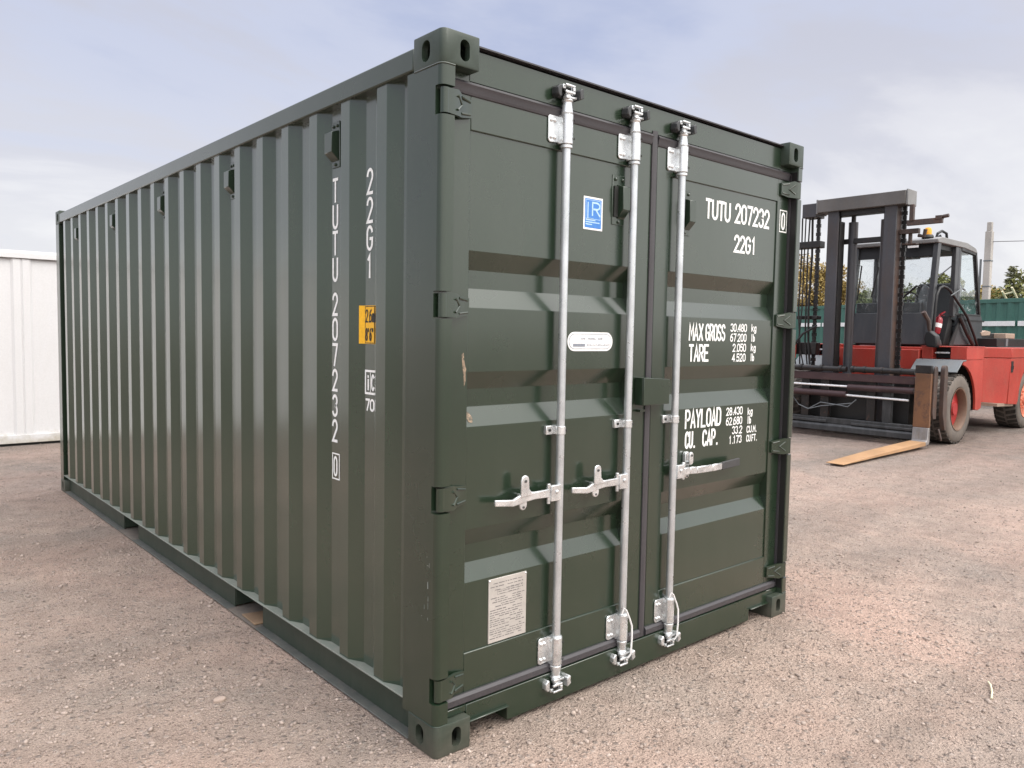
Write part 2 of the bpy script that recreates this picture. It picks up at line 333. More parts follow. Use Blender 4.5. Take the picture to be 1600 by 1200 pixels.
# ------------------------------------------------------------------ mesh helpers
class MB:
    def __init__(s): s.v = []; s.f = []; s.mi = []; s.cur = 0
    def add(s, vs, fs):
        b = len(s.v); s.v += [tuple(v) for v in vs]
        for f in fs: s.f.append(tuple(i + b for i in f)); s.mi.append(s.cur)
        return s
    def box(s, x0, x1, y0, y1, z0, z1):
        if x0 > x1: x0, x1 = x1, x0
        if y0 > y1: y0, y1 = y1, y0
        if z0 > z1: z0, z1 = z1, z0
        v = [(x0, y0, z0), (x1, y0, z0), (x1, y1, z0), (x0, y1, z0), (x0, y0, z1), (x1, y0, z1), (x1, y1, z1), (x0, y1, z1)]
        return s.add(v, [(3, 2, 1, 0), (4, 5, 6, 7), (0, 1, 5, 4), (1, 2, 6, 5), (2, 3, 7, 6), (3, 0, 4, 7)])
    def prism(s, poly, axis, a, b):
        """closed polygon swept along an axis. poly coords are the two other axes in xyz order"""
        n = len(poly)
        def P(p, t):
            return {'x': (t, p[0], p[1]), 'y': (p[0], t, p[1]), 'z': (p[0], p[1], t)}[axis]
        v = [P(p, a) for p in poly] + [P(p, b) for p in poly]
        f = [tuple(range(n))[::-1], tuple(range(n, 2 * n))]
        f += [(i, (i + 1) % n, n + (i + 1) % n, n + i) for i in range(n)]
        return s.add(v, f)
    def sheet(s, poly, axis, a, b):
        n = len(poly)
        def P(p, t):
            return {'x': (t, p[0], p[1]), 'y': (p[0], t, p[1]), 'z': (p[0], p[1], t)}[axis]
        v = [P(p, a) for p in poly] + [P(p, b) for p in poly]
        return s.add(v, [(i, i + 1, n + i + 1, n + i) for i in range(n - 1)])
    def tube(s, pts, r, n=10, cap=True, r1=None):
        pts = [Vector(p) for p in pts]; k = len(pts)
        vs = []; prev = None
        for i, p in enumerate(pts):
            d = (pts[min(i + 1, k - 1)] - pts[max(i - 1, 0)]).normalized()
            if prev is None:
                a = Vector((0, 0, 1)) if abs(d.z) < 0.9 else Vector((1, 0, 0))
                u = d.cross(a).normalized()
            else:
                u = (prev - d * prev.dot(d)).normalized()
            prev = u; w = d.cross(u)
            rr = r if r1 is None else r + (r1 - r) * i / (k - 1)
            vs += [p + (u * math.cos(2 * math.pi * j / n) + w * math.sin(2 * math.pi * j / n)) * rr for j in range(n)]
        fs = [(i * n + j, i * n + (j + 1) % n, (i + 1) * n + (j + 1) % n, (i + 1) * n + j) for i in range(k - 1) for j in range(n)]
        if cap: fs += [tuple(range(n))[::-1], tuple(range((k - 1) * n, k * n))]
        return s.add(vs, fs)
    def lathe(s, prof, o, axis, n=24, cap=True):
        """prof: (radius, offset along axis) list; axis unit vector"""
        o = Vector(o); d = Vector(axis).normalized()
        a = Vector((0, 0, 1)) if abs(d.z) < 0.9 else Vector((1, 0, 0))
        u = d.cross(a).normalized(); w = d.cross(u)
        vs = []
        for r, t in prof:
            vs += [o + d * t + (u * math.cos(2 * math.pi * j / n) + w * math.sin(2 * math.pi * j / n)) * r for j in range(n)]
        k = len(prof)
        fs = [(i * n + j, i * n + (j + 1) % n, (i + 1) * n + (j + 1) % n, (i + 1) * n + j) for i in range(k - 1) for j in range(n)]
        if cap: fs += [tuple(range(n))[::-1], tuple(range((k - 1) * n, k * n))]
        return s.add(vs, fs)
    def bar(s, p0, p1, wv, hv):
        """box beam from p0 to p1 with half-extent vectors"""
        p0, p1, wv, hv = Vector(p0), Vector(p1), Vector(wv), Vector(hv)
        v = [p + a * wv + b * hv for p in (p0, p1) for a, b in ((-1, -1), (1, -1), (1, 1), (-1, 1))]
        return s.add(v, [(0, 3, 2, 1), (4, 5, 6, 7), (0, 1, 5, 4), (1, 2, 6, 5), (2, 3, 7, 6), (3, 0, 4, 7)])
    def pieces(s):
        """vertex groups of far-apart islands: an island belongs to a piece when it is closer than half the larger one's size"""
        n = len(s.v); par = list(range(n))
        def find(i):
            while par[i] != i: par[i] = par[par[i]]; i = par[i]
            return i
        for f in s.f:
            r = find(f[0])
            for i in f[1:]:
                q = find(i)
                if q != r: par[q] = r
        isl = {}
        for i in range(n): isl.setdefault(find(i), []).append(i)
        keys = list(isl); co = np.array(s.v, float)
        if len(keys) < 2 or len(keys) > 400: return None
        lo = np.array([co[isl[k]].min(0) for k in keys]); hi = np.array([co[isl[k]].max(0) for k in keys])
        size = (hi - lo).max(1)
        gap = np.maximum(0, np.maximum(lo[:, None] - hi[None], lo[None] - hi[:, None]))
        near = np.sqrt((gap ** 2).sum(2)) <= np.maximum(0.019, 0.49 * np.maximum(size[:, None], size[None]))
        lab = list(range(len(keys)))
        ch = True
        while ch:
            ch = False
            for i in range(len(keys)):
                m = min(lab[j] for j in np.nonzero(near[i])[0])
                if m < lab[i]: lab[i] = m; ch = True
        if len(set(lab)) < 2: return None
        of = {}
        for k, l in zip(keys, lab):
            for i in isl[k]: of[i] = l
        out = []
        for l in sorted(set(lab)):
            q = MB(); idx = [i for i in range(n) if of[i] == l]; mp = {i: j for j, i in enumerate(idx)}
            q.v = [s.v[i] for i in idx]
            for f, m in zip(s.f, s.mi):
                if of[f[0]] == l: q.f.append(tuple(mp[i] for i in f)); q.mi.append(m)
            out.append(q)
        return out
    def build(s, name, mats, parent=None, bevel=0.0, smooth=False, seg=2, solid=0.0, flat=False, split=True):
        if split and parent is not None:
            ps = s.pieces()
            if ps: return [q.build(name, mats, parent, bevel, smooth, seg, solid, flat, False) for q in ps][0]
        me = bpy.data.meshes.new(name)
        me.from_pydata(s.v, [], s.f)
        if not isinstance(mats, (list, tuple)): mats = [mats]
        for m in mats: me.materials.append(m)
        if len(mats) > 1: me.polygons.foreach_set('material_index', s.mi)
        bm = bmesh.new(); bm.from_mesh(me)
        bmesh.ops.recalc_face_normals(bm, faces=bm.faces)
        bm.to_mesh(me); bm.free()
        if (smooth or bevel) and not flat:
            me.polygons.foreach_set('use_smooth', [True] * len(me.polygons))
            me.set_sharp_from_angle(angle=R(38))
        o = bpy.data.objects.new(name, me); col.objects.link(o)
        if solid:
            md = o.modifiers.new('solid', 'SOLIDIFY'); md.thickness = solid; md.offset = 0
        if bevel:
            md = o.modifiers.new('bevel', 'BEVEL'); md.width = bevel; md.segments = seg; md.limit_method = 'ANGLE'; md.angle_limit = R(20 if flat else 40)
        if parent: attach(o, parent)
        return o

ROOT_LOC = {}
def attach(o, parent):
    o.parent = parent
    if parent.name in ROOT_LOC:
        o.matrix_parent_inverse = Matrix.Translation(-Vector(ROOT_LOC[parent.name]))
def tag(o, label=None, cat=None, group=None, kind=None):
    if label: o['label'] = label
    if cat: o['category'] = cat
    if group: o['group'] = group
    if kind: o['kind'] = kind
    return o
def thing(name, loc, label, cat, group=None):
    o = bpy.data.objects.new(name, None); o.empty_display_size = 0.2
    o.location = loc; col.objects.link(o)
    ROOT_LOC[o.name] = tuple(loc)
    return tag(o, label, cat, group)
def arc(cx, cy, rx, ry, a0, a1, n=10):
    return [(cx + rx * math.cos(R(a0 + (a1 - a0) * i / n)), cy + ry * math.sin(R(a0 + (a1 - a0) * i / n))) for i in range(n + 1)]

# ------------------------------------------------------------------ stencil stroke font (4 wide, 7 high)
def E_(cx, cy, rx, ry): return arc(cx, cy, rx, ry, 90, 450, 20)[:-1]
O_ = arc(2, 5, 2, 2, 0, 180) + arc(2, 2, 2, 2, 180, 360)
GL = {
 '0': [('c', O_)], 'O': [('c', O_)],
 '1': [[(0.9, 5.7), (2.1, 7), (2.1, 0)]],
 '2': [arc(2, 5.1, 2, 1.9, 175, -25) + [(0.1, 0.0), (4, 0)]],
 '3': [arc(2, 5.3, 1.9, 1.7, 160, -90) + arc(2.0, 1.8, 2.0, 1.8, 90, -160)],
 '4': [[(3.1, 0), (3.1, 7)], [(3.1, 7), (0, 1.9), (4.2, 1.9)]],
 '5': [[(3.8, 7), (0.4, 7), (0.2, 3.7)] + arc(2, 2.2, 2, 2.2, 125, -155)],
 '6': [('c', E_(2, 2.1, 2, 2.1)), [(3.3, 7)] + arc(3.2, 2.4, 3.2, 4.4, 100, 175, 6)],
 '7': [[(0, 7), (4, 7), (1.4, 0)]],
 '8': [('c', E_(2, 5.3, 1.7, 1.7)), ('c', E_(2, 1.8, 2, 1.8))],
 '9': [('c', E_(2, 4.9, 2, 2.1)), [(0.7, 0)] + arc(0.8, 4.6, 3.2, 4.4, -80, -5, 6)],
 'T': [[(0, 7), (4, 7)], [(2, 6.6), (2, 0)]],
 'U': [[(0, 7)] + arc(2, 2, 2, 2, 180, 360) + [(4, 7)]],
 'G': [arc(2, 5, 2, 2, 15, 180) + arc(2, 2, 2, 2, 180, 360) + [(4, 3.3), (2.4, 3.3)]],
 'M': [[(0, 0), (0.2, 7), (2.2, 2.4), (4.2, 7), (4.4, 0)]],
 'A': [[(0, 0), (2, 7), (4, 0)], [(0.9, 2.1), (3.1, 2.1)]],
 'X': [[(0, 0), (4, 7)], [(0, 7), (4, 0)]],
 'R': [[(0, 0), (0, 7), (2.2, 7)] + arc(2.2, 5.2, 1.8, 1.8, 85, -85) + [(0.4, 3.4)], [(1.9, 3.2), (4, 0)]],
 'P': [[(0, 0), (0, 7), (2.2, 7)] + arc(2.2, 5.1, 1.8, 1.9, 85, -85) + [(0.4, 3.2)]],
 'S': [arc(2, 5.25, 1.9, 1.75, 20, 265) + arc(2, 1.75, 1.9, 1.75, 85, -160)],
 'E': [[(4, 7), (0, 7), (0, 0), (4, 0)], [(0.4, 3.6), (3.2, 3.6)]],
 'Y': [[(0, 7), (2, 3.4), (4, 7)], [(2, 3.1), (2, 0)]],
 'L': [[(0, 7), (0, 0), (3.8, 0)]],
 'D': [('c', [(0, 0), (0, 7)] + arc(2, 5, 2, 2, 85, 0) + arc(2, 2, 2, 2, 0, -85))],
 'C': [arc(2, 5, 2, 2, 15, 180) + arc(2, 2, 2, 2, 180, 345)],
 'F': [[(3.8, 7), (0, 7), (0, 0)], [(0.4, 3.6), (3.0, 3.6)]],
 '.': [[(1.4, 0.0), (1.4, 0.35)]],
 'k': [[(0, 0), (0, 7)], [(3.4, 4.6), (0.4, 2.0)], [(1.4, 2.6), (3.6, 0)]],
 'g': [('c', E_(1.9, 2.3, 1.8, 2.2)), [(3.9, 4.6), (3.9, -0.6)] + arc(2.1, -0.6, 1.8, 1.3, 0, -150)],
 'l': [[(1.6, 7), (1.6, 0)]],
 'b': [[(0, 7), (0, 0)], ('c', E_(2.0, 2.2, 1.8, 2.2))],
 'm': [[(0, 4.6), (0, 0)], [(0.3, 3.6)] + arc(1.1, 3.6, 0.8, 1.0, 150, 0, 6) + [(1.9, 0)], [(2.2, 3.6)] + arc(3.0, 3.6, 0.8, 1.0, 150, 0, 6) + [(3.8, 0)]],
 'i': [[(2, 4.6), (2, 0)], [(2, 6.2), (2, 6.9)]],
 'c': [arc(2, 2.3, 1.9, 2.3, 45, 315)],
 "'": [[(1.6, 7), (1.6, 5.4)]],
 '"': [[(1.0, 7), (1.0, 5.4)], [(2.6, 7), (2.6, 5.4)]],
}
def text(mb, s, o, u, v, W, H, sw, adv=5.5):
    """o bottom-left, u/v unit directions in the surface, W total width, H cap height, sw stroke width"""
    o, u, v = Vector(o), Vector(u).normalized(), Vector(v).normalized()
    nrm = u.cross(v)
    n = len(s); tot = sum((2.2 if c == '.' else 3.4 if c == ' ' else adv) for c in s[:-1]) + 4
    sx, sz = (W - sw) / tot, (H - sw) / 7
    x = 0; k = 0
    for c in s:
        for st in GL.get(c, []):
            closed = isinstance(st, tuple)
            pts = st[1] if closed else st
            P = [Vector(((x + p[0]) * sx + sw / 2, p[1] * sz + sw / 2)) for p in pts]
            if len(P) == 2 and (P[0] - P[1]).length < sw:   # a dot
                P = [P[0] - Vector((0, sw / 2)), P[0] + Vector((0, sw / 2))]
            elif not closed:
                d0 = (P[0] - P[1]).normalized(); d1 = (P[-1] - P[-2]).normalized()
                P[0] = P[0] + d0 * sw * 0.35; P[-1] = P[-1] + d1 * sw * 0.35
            m = len(P); L = []; Rr = []
            for i in range(m):
                a = P[(i - 1) % m] if (closed or i > 0) else None
                b = P[(i + 1) % m] if (closed or i < m - 1) else None
                d1 = (P[i] - a).normalized() if a is not None and (P[i] - a).length > 1e-9 else None
                d2 = (b - P[i]).normalized() if b is not None and (b - P[i]).length > 1e-9 else None
                d1 = d1 or d2; d2 = d2 or d1
                t = d1 + d2
                t = t.normalized() if t.length > 1e-6 else d1
                nn = Vector((-t.y, t.x)); n1 = Vector((-d1.y, d1.x))
                ml = sw / 2 / max(0.45, nn.dot(n1))
                L.append(P[i] + nn * ml); Rr.append(P[i] - nn * ml)
            off = nrm * (0.00018 * (k % 4)); k += 1
            vs = [o + u * p.x + v * p.y + off for p in L + Rr]
            fs = [(i, i + 1, m + i + 1, m + i) for i in range(m - 1)]
            if closed: fs.append((m - 1, 0, m, 2 * m - 1))
            mb.add(vs, fs)
        x += 2.2 if c == '.' else 3.4 if c == ' ' else adv
def qrect(mb, o, u, v, x0, x1, y0, y1, off=0.0):
    o, u, v = Vector(o), Vector(u), Vector(v); n = u.cross(v) * off
    mb.add([o + u * x0 + v * y0 + n, o + u * x1 + v * y0 + n, o + u * x1 + v * y1 + n, o + u * x0 + v * y1 + n], [(0, 1, 2, 3)])
def qframe(mb, o, u, v, x0, x1, y0, y1, t, off=0.0):
    qrect(mb, o, u, v, x0, x1, y0, y0 + t, off); qrect(mb, o, u, v, x0, x1, y1 - t, y1, off)
    qrect(mb, o, u, v, x0, x0 + t, y0 + t, y1 - t, off); qrect(mb, o, u, v, x1 - t, x1, y0 + t, y1 - t, off)

# ------------------------------------------------------------------ setting: ground
def ground():
    n = 6
    g = MB()
    g.add([(-450, -450, 0), (450, -450, 0), (450, 450, 0), (-450, 450, 0)], [(0, 1, 2, 3)])
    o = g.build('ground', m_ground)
    tag(o, kind='structure')
ground()

# ================================================================== the green container
CL, CW, CH = 6.058, 2.438, 2.591
box_root = thing('shipping_container', (1.219, 3.029, 0), 'dark green steel shipping container with ribbed sides and galvanised locking bars', 'shipping container')

# --- corner castings: boolean of box, cavity and oval holes
def casting(flipx, flipy, flipz):
    def tmp(mb, bev=0):
        return mb.build('tmp', m_cast, None, bevel=bev)
    b = MB()
    r = 0.024
    prof = [(0.162, 0.178), (0, 0.178)] + arc(r, r, r, r, 180, 270, 6) + [(0.162, 0)]
    b.prism(prof, 'z', 0, 0.118)
    solid = tmp(b, 0.005)
    c = MB(); c.box(0.026, 0.15, 0.026, 0.165, 0.026, 0.095)
    def oval(cx, cz, w, h): return arc(cx, cz + h / 2 - w / 2, w / 2, w / 2, 0, 180, 10) + arc(cx, cz - h / 2 + w / 2, w / 2, w / 2, 180, 360, 10)
    f = MB(); f.prism(oval(0.096, 0.060, 0.042, 0.074), 'y', -0.02, 0.06)
    s = MB(); s.prism(oval(0.100, 0.060, 0.050, 0.074), 'x', -0.02, 0.06)
    t = MB(); t.prism([(p[1] * 1.0 - 0.0, p[0]) for p in oval(0.089, 0.08, 0.06, 0.105)], 'z', 0.09, 0.15)
    cut = [tmp(q) for q in (c, f, s)]
    for q in cut:
        md = solid.modifiers.new('cut', 'BOOLEAN'); md.operation = 'DIFFERENCE'; md.solver = 'EXACT'; md.object = q
    dg = bpy.context.evaluated_depsgraph_get()
    me = bpy.data.meshes.new_from_object(solid.evaluated_get(dg))
    for q in cut + [solid]: bpy.data.objects.remove(q)
    return me
cast_me = casting(0, 0, 0)
def place_casting(fx, fy, fz):
    me = cast_me.copy()
    T = Matrix.Translation((CW if fx else 0, CL if fy else 0, CH if fz else 0)) @ Matrix.Diagonal((-1 if fx else 1, -1 if fy else 1, -1 if fz else 1, 1))
    me.transform(T)
    if (fx + fy + fz) % 2: me.flip_normals()
    me.polygons.foreach_set('use_smooth', [True] * len(me.polygons)); me.set_sharp_from_angle(angle=R(38))
    o = bpy.data.objects.new('corner_casting', me); col.objects.link(o); attach(o, box_root)
for fx in (0, 1):
    for fy in (0, 1):
        for fz in (0, 1): place_casting(fx, fy, fz)

HZ = [(0.205, 0.291), (0.905, 0.996), (1.600, 1.690), (2.305, 2.397)]      # hinge heights
def mx(p, right): return [(CW - a, b) for a, b in p] if right else p
def post(right):
    g = MB()
    full = [(0, 0.214), (0, 0.026)] + arc(0.024, 0.026, 0.024, 0.024, 180, 270, 5) + [(0.056, 0.002), (0.058, 0.006), (0.058, 0.105), (0.1, 0.105), (0.1, 0.214)]
    notch = [(0, 0.214), (0, 0.040), (0.058, 0.040), (0.058, 0.105), (0.1, 0.105), (0.1, 0.214)]
    zs = 0.118
    for a, b in HZ:
        g.prism(mx(full, right), 'z', zs, a - 0.004)
        g.prism(mx(notch, right), 'z', a - 0.004, b + 0.004)
        zs = b + 0.004
    g.prism(mx(full, right), 'z', zs, CH - 0.118)
    g.build('corner_post', m_green, box_root, smooth=True)
    w = MB()     # weld bead round the post where it meets the castings
    X = (lambda x: CW - x) if right else (lambda x: x)
    for z in (0.119, CH - 0.119):
        w.tube([(X(0.0), 0.17, z)] + [(X(a), b, z) for a, b in arc(0.024, 0.026, 0.0245, 0.0245, 180, 270, 5)] + [(X(0.056), 0.002, z)], 0.003, 6)
    w.build('weld_bead', m_green, box_root, smooth=True)
for r_ in (0, 1): post(r_)
def rear_post(right):
    X = (lambda x: CW - x) if right else (lambda x: x)
    g = MB(); g.prism([(X(0.0), CL - 0.02), (X(0.02), CL), (X(0.15), CL), (X(0.15), CL - 0.05), (X(0.03), CL - 0.14), (X(0.0), CL - 0.14)], 'z', 0.118, CH - 0.118)
    g.build('corner_post', m_green, box_root, bevel=0.004)
for r_ in (0, 1): rear_post(r_)

# --- ribbed side walls
PER, Y0 = 0.2811, 0.369
def side_profile():
    p = [(0.046, 0.20), (0.046, 0.3005)]
    for k in range(20):
        y = Y0 + PER * k
        p += [(0.011, y), (0.011, y + 0.0705), (0.047, y + 0.1365), (0.047, y + 0.2105)]
    p = p[:-1] + [(0.047, CL - 0.10)]
    return p
def side_wall(right):
    prof = [((CW - a) if right else a, b) for a, b in side_profile()]
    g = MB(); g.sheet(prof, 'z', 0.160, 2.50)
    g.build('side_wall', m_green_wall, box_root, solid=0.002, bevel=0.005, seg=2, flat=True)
for r_ in (0, 1): side_wall(r_)

PK = [(1.590, 1.956), (3.752, 4.112)]
def bottom_rail(right):
    X = (lambda x: CW - x) if right else (lambda x: x)
    g = MB()
    segs = [(0.178, PK[0][0]), (PK[0][1], PK[1][0]), (PK[1][1], CL - 0.178)]
    e = MB(); e.box(X(0.0), X(0.060), 0.205, CL - 0.13, 0.1545, 0.1605); e.build('rail_ledge', m_ledge, box_root, bevel=0.0015, seg=1)
    for a, b in segs:
        g.box(X(0.044), X(0.050), a, b, 0.0135, 0.1545)
        e = MB(); e.box(X(0.0), X(0.050), a, b, 0.0075, 0.0135); e.build('rail_flange', m_flange, box_root, bevel=0.0015, seg=1)
    for a, b in PK:
        for y in (a, b):
            g.box(X(0.050), X(0.75), y - 0.005, y + 0.005, 0.022, 0.152)
        g.box(X(0.048), X(0.75), a + 0.005, b - 0.005, 0.146, 0.152)
    g.build('bottom_rail', m_rail, box_root, bevel=0.0015, seg=1)
    f = MB()
    for a, b in PK:
        f.box(X(0.0), X(0.75), a, b, 0.0075, 0.0135)
    f.build('pocket_strap', m_strap, box_root)
for r_ in (0, 1): bottom_rail(r_)
w_ = MB(); w_.prism([(0.012, 1.62), (0.30, 1.60), (0.30, 1.74), (0.018, 1.80)], 'z', 0.0142, 0.024)
tag(w_.build('timber_offcut', m_floorwood, None, bevel=0.003), 'brown timber offcut lying in the near forklift pocket under the container', 'timber')

def top_rail(right):
    X = (lambda x: CW - x) if right else (lambda x: x)
    g = MB(); g.box(X(0.0), X(0.060), 0.178, CL - 0.178, 2.482, 2.562)
    g.build('top_rail', m_green, box_root, bevel=0.006)
for r_ in (0, 1): top_rail(r_)
g = MB()
prof = []
for k in range(28):
    y = 0.2 + k * 0.2015
    prof += [(y, 2.562), (y + 0.05, 2.562), (y + 0.07, 2.578), (y + 0.18, 2.578)]
prof.append((CL - 0.18, 2.562))
g.sheet(prof, 'x', 0.055, CW - 0.055); g.build('roof', m_green, box_root, solid=0.002)
# front (far) end wall
prof = []
for k in range(9):
    x = 0.12 + k * 0.25
    prof += [(x, CL - 0.012), (x + 0.1, CL - 0.012), (x + 0.12, CL - 0.055), (x + 0.22, CL - 0.055)]
g = MB(); g.sheet(prof, 'z', 0.12, 2.50); g.build('end_wall', m_green_wall, box_root, solid=0.002)
g = MB(); g.box(0.162, CW - 0.162, CL - 0.06, CL - 0.01, 2.482, 2.57); g.box(0.162, CW - 0.162, CL - 0.06, CL - 0.01, 0.02, 0.13)
g.build('end_rail', m_green, box_root, bevel=0.004)
g = MB(); g.box(0.06, CW - 0.06, 0.12, CL - 0.06, 0.161, 0.185); g.build('floor', m_dark, box_root)
# door header with the dark lip above it, door sill with its two notches
g = MB(); g.prism([(0.062, 2.449), (0.05, 2.452), (0.05, 2.562), (0.062, 2.566), (0.2, 2.572), (0.2, 2.449)], 'x', 0.158, CW - 0.158)
g.box(0.06, 0.158, 0.052, 0.17, 2.449, 2.472); g.box(CW - 0.158, CW - 0.06, 0.052, 0.17, 2.449, 2.472)
g.build('door_header', m_green, box_root)
g = MB(); g.box(0.163, CW - 0.163, 0.034, 0.19, 2.5725, 2.578); g.build('header_lip', m_rubber, box_root)
g = MB(); g.prism([(0.166, 0.080), (0.372, 0.080), (0.372, 0.020), (2.100, 0.020), (2.100, 0.080), (2.272, 0.080), (2.272, 0.146), (0.166, 0.146)], 'y', 0.034, 0.12)
g.box(0.06, 0.166, 0.036, 0.118, 0.120, 0.146); g.box(2.272, CW - 0.06, 0.036, 0.118, 0.120, 0.146)
g.prism([(0.034, 0.08), (0.018, 0.08), (0.018, 0.086), (0.034, 0.086)], 'x', 0.166, 0.372)
g.prism([(0.034, 0.08), (0.018, 0.08), (0.018, 0.086), (0.034, 0.086)], 'x', 2.100, 2.272)
g.build('door_sill', m_green, box_root, bevel=0.002, seg=1)
g = MB(); g.box(0.166, 0.60, 0.15, 0.16, 0.02, 0.16); g.box(1.9, 2.272, 0.15, 0.16, 0.02, 0.16); g.build('sill_backing', m_dark, box_root)

# --- doors
YF = 0.052
def door_leaf(x0, x1, s0, s1):
    """x0..x1 leaf, s0/s1 inner edges of the stiles"""
    z0, z1, zb, zt = 0.168, 2.418, 0.338, 2.281
    g = MB()
    g.box(x0, s0, YF, YF + 0.05, z0, z1); g.box(s1, x1, YF, YF + 0.05, z0, z1)
    g.box(s0, s1, YF, YF + 0.05, zt, z1); g.box(s0, s1, YF, YF + 0.05, z0, zb)
    d = g.build('door', m_green_door, box_root, bevel=0.003)
    yp, yi = YF + 0.008, YF + 0.044
    prof = [(yp, zb - 0.01)]
    for a, b, c, e in ((0.606, 0.672, 0.742, 0.811), (1.198, 1.270, 1.338, 1.404), (1.641, 1.714, 1.783, 1.850)):
        prof += [(yp, a), (yi, b), (yi, c), (yp, e)]
    prof += [(yp, zt + 0.01)]
    p = MB(); p.sheet(prof, 'x', s0 - 0.006, s1 + 0.006)
    p.build('door_panel', m_green_door, d, solid=0.002, bevel=0.003, seg=2, flat=True)
    return d
door_l = door_leaf(0.064, 1.200, 0.166, 1.072)
door_r = door_leaf(1.236, 2.374, 1.334, 2.265)

def gasket(d, x0, x1):
    g = MB()
    g.prism([(YF + 0.03, 2.448), (0.046, 2.447), (0.036, 2.436), (0.042, 2.424), (0.043, 2.412), (0.047, 2.402), (YF + 0.001, 2.399), (YF + 0.03, 2.399)], 'x', x0, x1)
    g.prism([(YF + 0.03, 0.147), (0.042, 0.148), (0.036, 0.155), (0.036, 0.177), (0.044, 0.187), (YF + 0.03, 0.188)], 'x', x0, x1)
    return g
g = gasket(door_l, 0.066, 1.186)
g.prism([(1.186, YF + 0.02), (1.190, 0.046), (1.200, 0.042), (1.214, 0.042), (1.224, 0.045), (1.230, YF + 0.02)], 'z', 0.150, 2.462)
g.build('door_gasket', m_rubber, door_l, smooth=True)
side = gasket(door_r, 1.228, 2.36)
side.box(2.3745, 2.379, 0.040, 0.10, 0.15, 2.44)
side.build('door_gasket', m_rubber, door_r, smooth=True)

g = MB(); g.box(2.3792, 2.3798, 0.008, 0.10, 0.146, 2.448); g.build('post_shade_strip', m_black, box_root)  # black strip added on the post's inner wall to stand for the recess shade
def hinge(d, right, za, zb):
    X = (lambda x: CW - x) if right else (lambda x: x)
    g = MB()
    zc = (za + zb) / 2; h = (zb - za) / 2
    g.tube([(X(0.026), 0.021, za + 0.003), (X(0.026), 0.021, zb - 0.003)], 0.0165, 14)
    # forged blade from the barrel over the post to the door face
    out = [(0.026, h - 0.004), (0.080, h - 0.001), (0.110, h * 0.80), (0.160, h * 0.66), (0.160, -h * 0.70), (0.108, -h * 0.90), (0.080, -h + 0.001), (0.026, -h + 0.004)]
    yo = [0.0055, 0.010, 0.030, 0.040, 0.040, 0.030, 0.010, 0.0055]
    n = len(out)
    vs = [(X(a), y, zc + b) for (a, b), y in zip(out, yo)] + [(X(a), y + 0.012, zc + b) for (a, b), y in zip(out, yo)]
    fs = [(0, 1, 6, 7), (1, 2, 5, 6), (2, 3, 4, 5), (8, 9, 14, 15), (9, 10, 13, 14), (10, 11, 12, 13)] + [(i, (i + 1) % n, n + (i + 1) % n, n + i) for i in range(n)]
    g.add(vs, fs)
    # raised V ribs
    g.tube([(X(0.074), 0.008, zc + h * 0.55), (X(0.104), 0.026, zc), (X(0.074), 0.008, zc - h * 0.55)], 0.0045, 6)
    g.tube([(X(0.104), 0.026, zc + h * 0.62), (X(0.152), 0.039, zc + h * 0.45)], 0.004, 6)
    g.tube([(X(0.104), 0.027, zc - h * 0.62), (X(0.152), 0.039, zc - h * 0.50)], 0.004, 6)
    g.build('hinge', m_green, d, smooth=True)
    if right:
        p = MB(); p.tube([(X(0.030), 0.021, za - 0.012), (X(0.030), 0.021, zb + 0.012)], 0.008, 10); p.build('hinge_pin', m_bolt, d, smooth=True)
for d, r_ in ((door_l, 0), (door_r, 1)):
    for a, b in HZ: hinge(d, r_, a, b)

